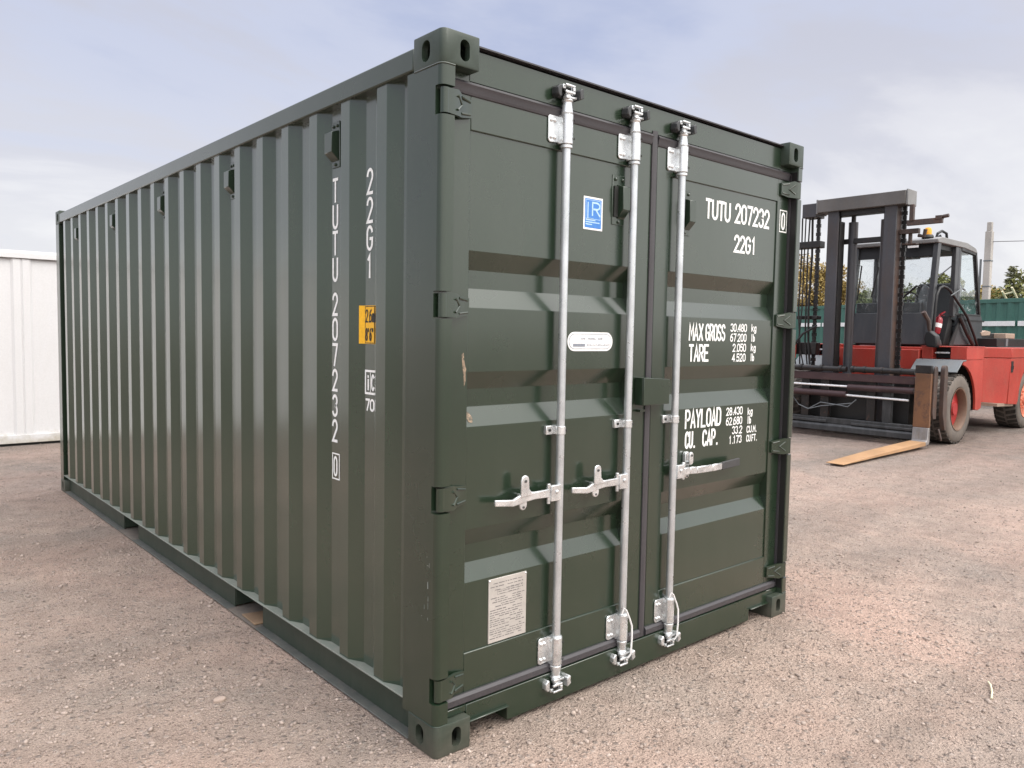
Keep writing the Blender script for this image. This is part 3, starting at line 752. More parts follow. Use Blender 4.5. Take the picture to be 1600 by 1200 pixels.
YR = 0.022
def rod_set(d, cx, hz_hub):
    g = MB(); g.tube([(cx, YR, 0.185), (cx, YR, 2.41)], 0.0172, 20)
    g.build('lock_rod', m_galv, d, smooth=True)
    for sgn, zc in ((1, 2.359), (-1, 0.243)):
        zt, zb = zc + 0.058, zc - 0.058
        b = MB()
        b.tube([(cx, YR, zb), (cx, YR, zt)], 0.0255, 20)
        b.box(cx - 0.024, cx + 0.024, YR + 0.006, YF - 0.001, zb + 0.001, zt - 0.001)
        x0, x1 = cx - 0.078, cx - 0.01
        b.prism([(x1, zb - 0.004 + 0.012), (x1, zt - 0.002)] + arc(x0 + 0.014, zt - 0.016, 0.014, 0.014, 90, 180, 4) + arc(x0 + 0.014, zb + 0.018, 0.014, 0.014, 180, 270, 4), 'y', YF - 0.008, YF - 0.001)
        b.tube([(cx, YR, zb - 0.016), (cx, YR, zb - 0.003)], 0.0245, 18); b.tube([(cx, YR, zt + 0.001), (cx, YR, zt + 0.005)], 0.0245, 18)
        ob = b.build('rod_bracket', m_zinc, d, bevel=0.002, seg=1)
        q = MB()
        for bx, bz in ((cx - 0.064, zt - 0.026), (cx - 0.045, zt - 0.026), (cx - 0.064, zb + 0.024), (cx - 0.045, zb + 0.024)):
            q.lathe([(0.0075, 0), (0.0075, 0.004), (0.004, 0.007)], (bx, YF - 0.008, bz), (0, -1, 0), 10)
        q.build('bolt', m_zinc, d, smooth=True)
        q = MB()
        for bz in (zt - 0.022, zb + 0.022):
            q.lathe([(0.005, 0), (0.005, 0.004)], (cx + 0.018, YR - 0.0215, bz), (0.55, -0.83, 0), 8)
        q.build('grease_port', m_black, d)
        # neck, cam head and its keeper
        s = sgn
        e = MB()
        z = zc + s * 0.062
        e.lathe([(0.024, 0), (0.0185, 0.040), (0.0185, 0.044), (0.023, 0.046), (0.023, 0.053), (0.015, 0.054), (0.015, 0.078)], (cx, YR, z), (0, 0, s), 18)
        zk = z + s * 0.078
        e.box(cx - 0.028, cx + 0.024, YR - 0.022, YR - 0.012, zk - s * 0.004, zk + s * 0.006)
        e.box(cx - 0.028, cx + 0.024, YR - 0.022, YR - 0.012, zk + s * 0.023, zk + s * 0.031)
        e.box(cx + 0.012, cx + 0.024, YR - 0.022, YR - 0.012, zk + s * 0.007, zk + s * 0.022)
        e.box(cx - 0.034, cx - 0.018, YR - 0.010, YR + 0.020, zk + s * 0.014, zk + s * 0.030)
        e.box(cx + 0.012, cx + 0.024, YR - 0.010, YR + 0.020, zk - s * 0.004, zk + s * 0.030)
        e.bar((cx - 0.028, YR - 0.014, zk - s * 0.022), (cx + 0.040, YR - 0.002, zk - s * 0.014), (0, 0.012, 0), (0, 0, 0.005))
        e.build('rod_cam', m_zinc, d, bevel=0.003, seg=2)
        k = MB()
        k.prism([(cx - 0.062, zk - 0.010), (cx - 0.062, zk + 0.014), (cx - 0.050, zk + 0.027), (cx - 0.040, zk + 0.022), (cx - 0.040, zk - 0.018), (cx - 0.05, zk - 0.023)], 'y', YR - 0.012, 0.050)
        k.prism([(cx + 0.046, zk - 0.022), (cx + 0.046, zk + 0.018), (cx + 0.056, zk + 0.026), (cx + 0.068, zk + 0.020), (cx + 0.064, zk + 0.004), (cx + 0.070, zk - 0.010)], 'y', YR - 0.028, 0.050)
        k.box(cx - 0.04, cx + 0.04, 0.038, 0.050, zk - 0.018, zk + 0.018)
        k.build('cam_keeper', m_zinc if s < 0 else m_carr, box_root, bevel=0.003, seg=1)
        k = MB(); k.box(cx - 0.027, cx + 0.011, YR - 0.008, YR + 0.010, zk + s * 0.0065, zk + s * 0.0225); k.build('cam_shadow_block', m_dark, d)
    gb = MB(); z = 1.160
    gb.tube([(cx, YR, z - 0.017), (cx, YR, z + 0.017)], 0.0215, 18)
    gb.box(cx - 0.060, cx + 0.022, YF - 0.010, YF + 0.008, z - 0.018, z + 0.018); gb.box(cx - 0.022, cx + 0.022, YR, YF - 0.009, z - 0.017, z + 0.017)
    gb.build('guide_bracket', m_zinc, d, bevel=0.002, seg=1)
    q = MB(); q.lathe([(0.006, 0), (0.006, 0.004)], (cx - 0.042, YF - 0.010, z), (0, -1, 0), 8); q.lathe([(0.0055, 0), (0.0055, 0.004)], (cx + 0.0165, YR - 0.016, z), (0.6, -0.8, 0), 8)
    q.build('bolt', m_black, d)

def handle_set(d, cx, flip):
    """lock handle lying flat against the door, its hub on the rod and the catch that holds it"""
    s = -1 if not flip else 1
    X = lambda t: cx + s * t
    zc = 0.908
    h = MB()
    h.box(X(0.010), X(0.064), 0.000, 0.020, zc - 0.031, zc + 0.033)
    h.box(X(0.016), X(0.058), 0.021, 0.040, zc - 0.022, zc + 0.022)
    h.lathe([(0.009, 0), (0.009, 0.004), (0.005, 0.006)], (X(0.034), 0.000, zc + 0.006), (0, -1, 0), 12)
    h.lathe([(0.008, 0), (0.008, 0.082)], (X(0.068), 0.014, zc - 0.041), (0, 0, 1), 10)
    h.build('handle_hub', m_zinc, d, bevel=0.005, seg=2)
    b = MB()
    if not flip:
        top = [(0.060, zc + 0.020), (0.150, zc + 0.018), (0.190, zc + 0.024), (0.230, zc + 0.012), (0.262, zc + 0.000), (0.352, zc + 0.010)]
        bot = [(0.352, zc - 0.014), (0.262, zc - 0.026), (0.225, zc - 0.022), (0.190, zc - 0.016), (0.150, zc - 0.012), (0.060, zc - 0.014)]
        b.prism([(X(a), c) for a, c in top + bot], 'y', 0.006, 0.018)
        b.prism([(X(0.150), zc + 0.010), (X(0.226), zc + 0.005), (X(0.226), zc + 0.072)] + [(X(t), zc + q) for t, q in ((0.222, 0.084), (0.212, 0.090), (0.200, 0.090), (0.190, 0.084), (0.186, 0.072), (0.184, 0.036), (0.170, 0.020))], 'y', 0.000, 0.009)
        b.build('lock_handle', m_zinc, d, bevel=0.003, seg=2)
        rx = 0.206
    else:
        P = [(0.066, 0.012), (0.125, 0.016), (0.16, 0.002), (0.28, -0.004), (0.366, 0.000)]
        for (a, y), (a2, y2) in zip(P[:-1], P[1:]):
            b.bar((X(a), y, zc - 0.004), (X(a2), y2, zc - 0.004), (0, 0.005, 0), (0, 0, 0.017))
        b.build('lock_handle', m_zinc, d, bevel=0.003, seg=1)
        k = MB(); k.bar((X(0.366), 0.000, zc - 0.004), (X(0.55), 0.020, zc - 0.002), (0, 0.007, 0), (0, 0, 0.020)); k.build('handle_grip', m_grip, d, bevel=0.004)
        rx = 0.134
    c = MB()
    cap = lambda zt, zb, w: arc(X(rx), zt - w, w, w, 0, 180, 8) + arc(X(rx), zb + w, w, w, 180, 360, 8)
    if flip: c.prism(cap(zc + 0.084, zc - 0.046, 0.017), 'y', YF - 0.014, YF + 0.006)
    else:
        c.prism(cap(zc + 0.000, zc - 0.048, 0.019), 'y', 0.010, 0.020)
        c.box(X(rx - 0.016), X(rx - 0.006), 0.0195, YF + 0.007, zc - 0.030, zc + 0.010)
    if flip:
        c.prism(cap(zc + 0.085, zc + 0.022, 0.015), 'y', 0.014, 0.024); c.box(X(rx - 0.012), X(rx + 0.016), 0.018, YF - 0.005, zc + 0.026, zc + 0.038)
    c.build('handle_catch', m_zinc, d, bevel=0.003, seg=2)
    q = MB(); q.lathe([(0.006, 0), (0.006, 0.003)], (X(rx), (0.000 if not flip else 0.014), zc + 0.068), (0, -1, 0), 8); q.lathe([(0.005, 0), (0.005, 0.003)], (X(rx), (0.010 if not flip else YF - 0.014), zc - 0.036), (0, -1, 0), 8)
    q.build('bolt', m_bolt, d)
RODS = [(door_l, 0.625, 0), (door_l, 1.040, 0), (door_r, 1.378, 1)]
for d, cx, fl in RODS:
    rod_set(d, cx, 0.908); handle_set(d, cx, fl)
for d, cx in ((door_l, 1.040), (door_r, 1.378)):      # wire seals at the feet of the inner rods
    g = MB(); g.tube([(cx - 0.035, -0.005, 0.315), (cx - 0.03, -0.012, 0.345), (cx - 0.015, -0.014, 0.33), (cx + 0.01, -0.014, 0.285), (cx + 0.028, -0.012, 0.25), (cx + 0.030, -0.012, 0.19), (cx + 0.028, -0.010, 0.12), (cx + 0.020, 0.0, 0.10)], 0.0042, 8)
    g.build('seal_wire', m_label, d, smooth=True)

# lock box across the two leaves
g = MB()
g.prism([(1.116, 1.238), (1.300, 1.238), (1.300, 1.352), (1.116, 1.362)], 'y', -0.004, 0.003)
g.prism([(1.116, 1.238), (1.120, 1.238), (1.120, 1.362), (1.116, 1.362)], 'y', 0.003, 0.050)
g.prism([(1.296, 1.238), (1.300, 1.238), (1.300, 1.352), (1.296, 1.352)], 'y', 0.003, 0.050)
g.box(1.120, 1.175, 0.003, 0.050, 1.357, 1.361)
g.build('lock_box', m_green, door_l, bevel=0.003)
g = MB(); g.box(1.135, 1.17, 0.030, 0.05, 1.205, 1.216); g.build('lock_box_tab', m_green, door_l)

# --- vents
def vent(o, u, n, parent, w=0.062, h=0.205, body=(0.155, 0.055), dep=0.038, lead=0.0):
    """o top-left point on the surface, u along the wall, n out of the wall"""
    o, u, n = Vector(o), Vector(u), Vector(n); z = Vector((0, 0, 1))
    g = MB()
    def bx(a0, a1, z0, z1, d0, d1):
        vs = [o + u * a + z * c + n * dd for dd in (d0, d1) for a, c in ((a0, z0), (a1, z0), (a1, z1), (a0, z1))]
        g.add(vs, [(0, 1, 2, 3), (4, 5, 6, 7), (0, 1, 5, 4), (1, 2, 6, 5), (2, 3, 7, 6), (3, 0, 4, 7)])
    bx(0, w, -h, 0, 0.0005, 0.004)
    prof = [(-0.040, 0.004), (-0.052, dep), (-body[0], dep), (-h + 0.026, 0.004)]
    a0, a1 = lead, w - 0.002
    vs = [o + u * a + z * c + n * dd for a in (a0, a1) for c, dd in prof]
    m = len(prof)
    g.add(vs, [tuple(range(m)), tuple(range(m, 2 * m))] + [(i, (i + 1) % m, m + (i + 1) % m, m + i) for i in range(m)])
    v = g.build('vent', m_green, parent, bevel=0.002, seg=1)
    q = MB()
    for a, c in ((0.017, -0.019), (w - 0.017, -0.019), (w / 2, -h + 0.013)):
        q.lathe([(0.0075, 0), (0.007, 0.005), (0.003, 0.008)], o + u * a + z * c + n * 0.004, n, 8)
    q.build('bolt', m_green, v if parent is box_root else parent, smooth=True)
    return v
for k in (0, 4, 8, 12, 16):
    yb = Y0 + PER * (k + 1) + 0.1735
    vent((0.0455, yb + 0.033, 2.432), (0, -1, 0), (-1, 0, 0), box_root, w=0.066, h=0.192, body=(0.135, 0.05), dep=0.040)
for px, d in ((0.942, door_l), (1.415, door_r)):
    vent((px, YF + 0.0070, 2.236), (1, 0, 0), (0, -1, 0), d, w=0.078, h=0.212, body=(0.150, 0.05), dep=0.040, lead=0.030)
    q = MB(); q.box(px + 0.006, px + 0.0297, YF - 0.004, YF + 0.003, 2.236 - 0.178, 2.236 - 0.048); q.build('vent_slot', m_dark, d)

# --- lettering and stickers on the doors
UX, UZ = (1, 0, 0), (0, 0, 1)
YT = YF + 0.0058
def door_text(lines, parent, mat=m_white, name='lettering'):
    g = MB()
    for s, x, z, W, H, sw in lines: text(g, s, (x, YT, z), UX, UZ, W, H, sw)
    return g.build(name, mat, parent)
g = MB()
text(g, 'TUTU', (1.618, YT, 2.122), UX, UZ, 0.216, 0.100, 0.0145)
text(g, '207232', (1.872, YT, 2.126), UX, UZ, 0.326, 0.102, 0.0145)
text(g, '0', (2.306, YF - 0.0008, 2.134), UX, UZ, 0.038, 0.096, 0.0120)
qframe(g, (2.288, YF - 0.0008, 2.122), UX, UZ, 0, 0.074, 0, 0.120, 0.006)
text(g, '22G1', (1.872, YT, 1.979), UX, UZ, 0.206, 0.092, 0.0140)
g.build('lettering', m_white, door_r)
door_text([('MAX', 1.517, 1.527, 0.118, 0.087, 0.0112), ('GROSS', 1.652, 1.527, 0.172, 0.087, 0.0112), ('TARE', 1.520, 1.425, 0.166, 0.087, 0.0120),
           ('30.480', 1.868, 1.576, 0.150, 0.043, 0.0066), ('67.200', 1.868, 1.525, 0.150, 0.043, 0.0066), ('2.050', 1.893, 1.473, 0.124, 0.043, 0.0066), ('4.520', 1.890, 1.422, 0.126, 0.043, 0.0066),
           ('kg', 2.062, 1.578, 0.048, 0.042, 0.0066), ('lb', 2.060, 1.526, 0.038, 0.042, 0.0066), ('kg', 2.062, 1.475, 0.048, 0.042, 0.0066), ('lb', 2.060, 1.423, 0.038, 0.042, 0.0066)], door_r)
door_text([('PAYLOAD', 1.508, 1.098, 0.304, 0.096, 0.0125), ('CU.', 1.512, 1.001, 0.098, 0.086, 0.0125), ('CAP.', 1.655, 1.001, 0.150, 0.086, 0.0125),
           ('28.430', 1.856, 1.144, 0.150, 0.043, 0.0066), ('62.680', 1.856, 1.093, 0.150, 0.043, 0.0066), ('33.2', 1.914, 1.044, 0.094, 0.043, 0.0066), ('1.173', 1.888, 0.994, 0.118, 0.043, 0.0066),
           ('kg', 2.055, 1.136, 0.048, 0.042, 0.0066), ('lb', 2.053, 1.090, 0.038, 0.042, 0.0066), ('CU.M.', 2.051, 1.042, 0.108, 0.038, 0.0062), ('CU.FT.', 2.051, 0.994, 0.112, 0.038, 0.0062)], door_r)
g = MB(); text(g, 'R', (0.817, YT - 0.0016, 2.045), UX, UZ, 0.052, 0.060, 0.0075); text(g, 'L', (0.790, YT - 0.0016, 2.030), UX, UZ, 0.040, 0.072, 0.006)
st = MB(); st.box(0.768, 0.884, YT - 0.0005, YT + 0.004, 1.988, 2.124); st = st.build('square_sticker', m_label, door_l)
b = MB(); b.box(0.776, 0.876, YT - 0.0011, YT, 1.996, 2.116); b.build('sticker_field', m_blue, door_l)
for i, ww in enumerate((0.060, 0.085, 0.040)): qrect(g, (0.780, YT - 0.0016, 2.026 - i * 0.009), UX, UZ, 0, ww, 0, 0.0045)
qframe(g, (0.780, YT - 0.0016, 2.032), UX, UZ, 0, 0.090, 0, 0.080, 0.0022)
g.build('sticker_print', m_lblue, door_l)
def capsule(x0, x1, z0, z1):
    r = (z1 - z0) / 2
    return arc(x1 - r, z0 + r, r, r, -90, 90, 12) + arc(x0 + r, z0 + r, r, r, 90, 270, 12)
lw = MB(); lw.prism(capsule(0.690, 0.968, 1.480, 1.560), 'y', YT - 0.0004, YT + 0.004); lw = lw.build('oval_sticker', m_label, door_l)
g = MB(); g.prism(capsule(0.698, 0.960, 1.488, 1.552), 'y', YT - 0.0010, YT); g.build('sticker_outline', m_grey, door_l)
g = MB(); g.prism(capsule(0.7005, 0.9575, 1.4905, 1.5495), 'y', YT - 0.0014, YT); g.build('sticker_face', m_label, door_l)
g = MB()
rs = random.Random(3)
def squiggle(x0, x1, z, h, unit):
    x = x0
    while x < x1:
        w = unit * rs.uniform(0.4, 0.9)
        qrect(g, (x, YT - 0.0018, z + rs.uniform(-0.1, 0.1) * h), UX, UZ, 0, w, 0, h * rs.uniform(0.6, 1.0)); x += w + unit * 0.35
for a, c in ((0.768, 0.796), (0.812, 0.858), (0.872, 0.898)): squiggle(a, c, 1.528, 0.009, 0.006)
squiggle(0.806, 0.942, 1.503, 0.006, 0.008); qrect(g, (0.722, YT - 0.0018, 1.498), UX, UZ, 0, 0.072, 0, 0.013)
g.build('sticker_print', m_grey, door_l)
pl = MB(); pl.box(0.287, 0.484, YT - 0.0030, YT + 0.003, 0.342, 0.596); pl = pl.build('data_plate', m_plate, door_l, bevel=0.0015, seg=1)
g = MB(); z = 0.575
while z > 0.352:
    x = 0.294 + (rs.uniform(0.0, 0.03) if z > 0.5 else 0)
    xe = 0.476 - (rs.uniform(0.0, 0.03) if z > 0.5 else rs.uniform(0, 0.02))
    while x < xe:
        w = rs.uniform(0.008, 0.030)
        if rs.random() < 0.80: qrect(g, (x, YT - 0.0034, z), UX, UZ, 0, min(w, xe - x), 0, rs.uniform(0.0024, 0.0042))
        x += w + 0.004
    z -= rs.choice((0.0085, 0.0095, 0.013))
qframe(g, (0.33, YT - 0.0034, 0.530), UX, UZ, 0, 0.11, 0, 0.018, 0.0012, 0.0001)
g.build('plate_print', m_platep, door_l)
q = MB()
for a, c in ((0.292, 0.589), (0.479, 0.589)): q.lathe([(0.005, 0), (0.003, 0.003)], (a, YT - 0.003, c), (0, -1, 0), 10)
q.build('bolt', m_zinc, door_l, smooth=True)
# scuffs where the paint has been scraped off
def scuff(poly, y, parent):
    g = MB(); c = (sum(p[0] for p in poly) / len(poly), sum(p[1] for p in poly) / len(poly))
    n = len(poly); g.add([(a, y, b) for a, b in poly] + [(c[0], y - 0.0004, c[1])], [(i, (i + 1) % n, n) for i in range(n)])
    g.build('scuff', m_scuff, parent)
scuff([(0.138, 1.470), (0.146, 1.476), (0.150, 1.450), (0.154, 1.428), (0.160, 1.415), (0.156, 1.402), (0.158, 1.372), (0.150, 1.352), (0.147, 1.39), (0.142, 1.42), (0.139, 1.45)], YF - 0.0006, door_l)
def slope_y(z): return YF + 0.008 + (z - 1.198) / 0.072 * 0.036
g = MB(); pts = [(0.171, 1.262), (0.181, 1.258), (0.196, 1.250), (0.206, 1.236), (0.208, 1.222), (0.200, 1.212), (0.186, 1.216), (0.178, 1.234), (0.170, 1.240)]
vs = [(a, slope_y(b) - 0.003, b) for a, b in pts]; g.add(vs, [tuple(range(len(vs)))]); g.build('scuff', m_scuff, door_l)
# small chips and scrapes on the near post
g = MB()
for y, z, w, h in ((0.060, 0.735, 0.003, 0.006), (0.050, 0.705, 0.012, 0.003), (0.045, 0.70, 0.003, 0.02), (0.052, 0.62, 0.006, 0.03), (0.051, 0.575, 0.003, 0.02), (0.052, 0.545, 0.002, 0.03), (0.052, 0.505, 0.003, 0.012), (0.075, 0.54, 0.002, 0.02), (0.09, 0.51, 0.003, 0.004)):
    g.add([(-0.0006, y + w, z), (-0.0006, y, z + h * 0.1), (-0.0006, y + w * 0.2, z + h), (-0.0006, y + w, z + h * 0.8)], [(0, 1, 2, 3)])
g.build('bare_patch', paint('chipped_paint', (0.26, 0.28, 0.26), 0.6, 0.2), box_root)

# --- lettering on the ribbed side (reads from -x, so text runs towards -y)
UY = (0, -1, 0)
XT = 0.0448
g = MB()
col1 = [('T', 2.198, 2.093), ('U', 2.087, 1.981), ('T', 1.975, 1.869), ('U', 1.862, 1.757), ('2', 1.712, 1.611), ('0', 1.604, 1.503), ('7', 1.494, 1.392), ('2', 1.383, 1.284), ('3', 1.272, 1.173), ('2', 1.164, 1.062)]
for c, zt, zb in col1: text(g, c, (XT, 0.856, zb), UY, UZ, 0.050, zt - zb, 0.0125)
text(g, '0', (XT, 0.843, 0.912), UY, UZ, 0.036, 0.090, 0.0105)
qframe(g, (XT, 0.854, 0.899), UY, UZ, 0, 0.066, 0, 0.116, 0.006)
g.build('lettering', m_white, box_root)
g = MB()
for c, zt, zb in [('2', 2.2, 2.095), ('2', 2.086, 1.981), ('G', 1.973, 1.871), ('1', 1.859, 1.760)]: text(g, c, (XT, 0.572, zb), UY, UZ, 0.050, zt - zb, 0.0125)
text(g, '70', (XT, 0.574, 1.222), UY, UZ, 0.070, 0.052, 0.0090)
qframe(g, (XT, 0.5788, 1.291), UY, UZ, 0.0, 0.090, 0, 0.100, 0.009)
text(g, 'i', (XT, 0.566, 1.306), UY, UZ, 0.026, 0.070, 0.0105); text(g, 'c', (XT, 0.532, 1.306), UY, UZ, 0.030, 0.100, 0.0100)
qrect(g, (XT, 0.5375, 1.301), UY, UZ, 0, 0.004, 0, 0.080, 0.0003)
g.build('lettering', m_white, box_root)
def slope_x(y): return XT - (y - 0.5795) / 0.066 * 0.036 - 0.001
ys = MB(); zb, zt = 1.497, 1.652
ys.add([(XT - 0.0006, 0.505, zb), (XT - 0.0006, 0.5785, zb), (slope_x(0.604), 0.604, zb), (XT - 0.0006, 0.505, zt), (XT - 0.0006, 0.5785, zt), (slope_x(0.604), 0.604, zt)], [(0, 1, 4, 3), (1, 2, 5, 4)])
ys = ys.build('height_sticker', m_yellow, box_root)
g = MB(); text(g, '2.6m', (XT - 0.0014, 0.5755, 1.583), UY, UZ, 0.074, 0.054, 0.0068); text(g, "8'6\"", (XT - 0.0014, 0.5745, 1.508), UY, UZ, 0.064, 0.054, 0.0075)
qframe(g, (XT - 0.0011, 0.578, 1.499), UY, UZ, 0.0, 0.072, 0, 0.151, 0.003); g.build('sticker_print', m_black, ys)
def side_block(x0, y0, y1, z0, z1): pass

# ================================================================== white cabin on the left
WC = thing('white_site_cabin', (-1.9, 10.6, 0), 'white ribbed steel site cabin with grimy base, behind the green container', 'cabin')
g = MB()
xs, xe = -5.35, 1.55
prof = [(xs, 9.44)]
x = xs + 0.49
while x + 0.25 < xe:
    prof += [(x, 9.44), (x + 0.03, 9.415), (x + 0.105, 9.415), (x + 0.120, 9.428), (x + 0.135, 9.415), (x + 0.21, 9.415), (x + 0.24, 9.44)]
    x += 0.7145
prof += [(xe, 9.44)]
g.sheet(prof, 'z', 0.14, 2.385); g.box(xs, xs + 0.01, 9.45, 11.8, 0.14, 2.385); g.box(xe - 0.01, xe, 9.45, 11.8, 0.14, 2.385); g.box(xs, xe, 11.78, 11.8, 0.14, 2.385)
g.build('wall', m_whitebox, WC)
g = MB(); g.box(xs - 0.01, xe + 0.01, 9.396, 11.81, 2.392, 2.462); g.box(xs, xe, 9.43, 11.80, 2.463, 2.49); g.build('roof', m_whitebox, WC, bevel=0.004)
g = MB(); g.box(xs, xe, 9.408, 9.47, 2.384, 2.3915); g.build('roof_seam', m_whiteline, WC)
g = MB(); g.box(xs - 0.005, xe + 0.005, 9.402, 11.80, 0.034, 0.139); g.build('base_rail', m_whitebox, WC, bevel=0.003)
g = MB(); g.box(xs + 0.02, xe - 0.02, 9.43, 11.7, 0.0, 0.033); g.build('skid', m_dark, WC)

# ================================================================== red forklift truck, facing -x
FK = thing('forklift_truck', (12.9, 3.44, 0), 'large red forklift truck with dark mast and forks lowered onto the gravel', 'forklift')
YC = 3.44
def my(y, k): return y if not k else 2 * YC - y
# --- chassis
g = MB()
g.box(11.25, 13.5, 2.80, 4.08, 0.42, 1.40)
g.box(11.45, 13.45, 2.62, 4.26, 1.262, 1.440)
g.build('chassis', m_red, FK, bevel=0.01)
g = MB(); g.box(10.75, 11.24, 2.72, 4.16, 0.25, 0.95); g.box(11.0, 14.0, 2.86, 4.0, 0.30, 0.42); g.build('axle_housing', m_blackm, FK, bevel=0.02)
for k in (0, 1):
    Y = lambda y: my(y, k)
    # deck box over the wheel with the step recess
    g = MB()
    g.box(11.30, 12.03, Y(2.13), Y(2.36), 1.262, 1.446); g.box(11.30, 12.03, Y(2.62), Y(2.78), 1.262, 1.446)
    g.box(11.46, 12.03, Y(2.36), Y(2.62), 1.262, 1.446); g.box(11.30, 12.06, Y(2.125), Y(2.8), 1.446, 1.462)
    g.build('step_deck', m_red, FK, bevel=0.006)
    g = MB(); g.box(11.44, 11.458, Y(2.37), Y(2.61), 1.275, 1.44); g.build('step_recess', m_cabblack, FK)
    g = MB(); g.tube([(11.36, Y(2.39), 1.36), (11.36, Y(2.60), 1.36)], 0.014, 8); g.build('step_handle', m_chrome, FK, smooth=True)
    # mudguard: sloping front plate and top
    g = MB()
    g.prism([(11.30, 1.262), (11.16, 1.255), (10.93, 1.085), (10.94, 1.070), (11.17, 1.235), (11.30, 1.242)], 'y', Y(2.13), Y(2.80))
    g.build('mudguard', m_fender, FK, bevel=0.004)
    # wheel arch panel behind the front wheel
    g = MB()
    ar = arc(11.12, 0.53, 0.66, 0.66, 84, -4, 16)
    pol = ar + [(11.90, 0.47), (12.03, 0.50), (12.03, 1.258), (11.19, 1.258)]
    g.prism(pol, 'y', Y(2.135), Y(2.17)); g.build('wheel_arch', m_red, FK, bevel=0.004)
    g = MB(); g.prism([(11.80, 0.5), (12.02, 0.5), (12.02, 1.25), (11.5, 1.25), (11.66, 1.05), (11.77, 0.8)], 'y', Y(2.171), Y(2.79)); g.build('wheel_well', m_blackm, FK)
    g = MB(); g.box(12.031, 12.40, Y(2.30), Y(2.62), 0.50, 0.56); g.box(12.031, 12.36, Y(2.26), Y(2.55), 0.955, 0.985); g.build('step', m_cream, FK, bevel=0.006)
# --- rear body with slanted nose, side and arch
g = MB()
out = [(12.95, 2.60), (13.02, 2.52), (13.38, 2.145), (15.5, 2.145), (15.95, 2.5), (15.95, 4.38), (15.5, 4.735), (13.38, 4.735), (13.02, 4.36), (12.95, 4.28)]
g.prism(out, 'z', 1.272, 1.446)
g.box(13.0, 15.9, 2.62, 4.26, 0.50, 1.27)
g.build('counterweight', m_red, FK, bevel=0.01)
for k in (0, 1):
    Y = lambda y: my(y, k)
    g = MB()
    ar = arc(14.52, 0.52, 0.66, 0.66, 188, -8, 18)
    g.prism([(13.395, 1.265), (13.395 - 0.06, 0.50)] + [(13.80, 0.47)] + ar[1:-1] + [(15.3, 0.5), (15.5, 1.265)], 'y', Y(2.15), Y(2.19))
    pts = [(12.96, 2.58, 1.265), (13.385, 2.152, 1.265), (13.325, 2.165, 0.50), (12.93, 2.56, 0.53)]
    vs = [(a, Y(b), c) for a, b, c in pts] + [(a + 0.03, Y(b + 0.03), c) for a, b, c in pts]
    g.add(vs, [(0, 1, 2, 3), (4, 5, 6, 7), (0, 1, 5, 4), (1, 2, 6, 5), (2, 3, 7, 6), (3, 0, 4, 7)])
    g.build('side_panel', m_red, FK, bevel=0.004)
    g = MB(); g.box(13.40, 13.50, Y(2.142), Y(2.149), 1.03, 1.22); g.box(13.47, 13.52, Y(2.142), Y(2.149), 1.08, 1.14); g.build('panel_slot', m_cabblack, FK, bevel=0.002)
    g = MB(); g.prism([(12.95, 0.47), (13.75, 0.44), (13.75, 0.49), (12.95, 0.52)], 'y', Y(2.19), Y(2.62)); g.build('sill_plate', m_cream, FK)
g = MB(); g.box(13.62, 15.2, 2.45, 4.43, 1.462, 1.60); g.box(13.6, 15.3, 2.42, 4.46, 1.447, 1.461); g.prism([(13.62, 1.60), (13.9, 1.68), (15.0, 1.70), (15.2, 1.6)], 'y', 2.9, 3.98)
g.build('engine_hood', m_cabblack, FK, bevel=0.012)
g = MB(); g.box(14.05, 14.16, 2.440, 2.4495, 1.465, 1.60); g.build('hood_latch', m_fender, FK)
g = MB(); g.box(14.9, 15.4, 2.7, 4.1, 1.605, 1.70); g.prism([(13.75, 1.70), (13.98, 1.74), (14.25, 1.72), (14.2, 1.65), (13.8, 1.64)], 'y', 2.75, 3.0); g.build('hood_panel', m_cream, FK, bevel=0.01)

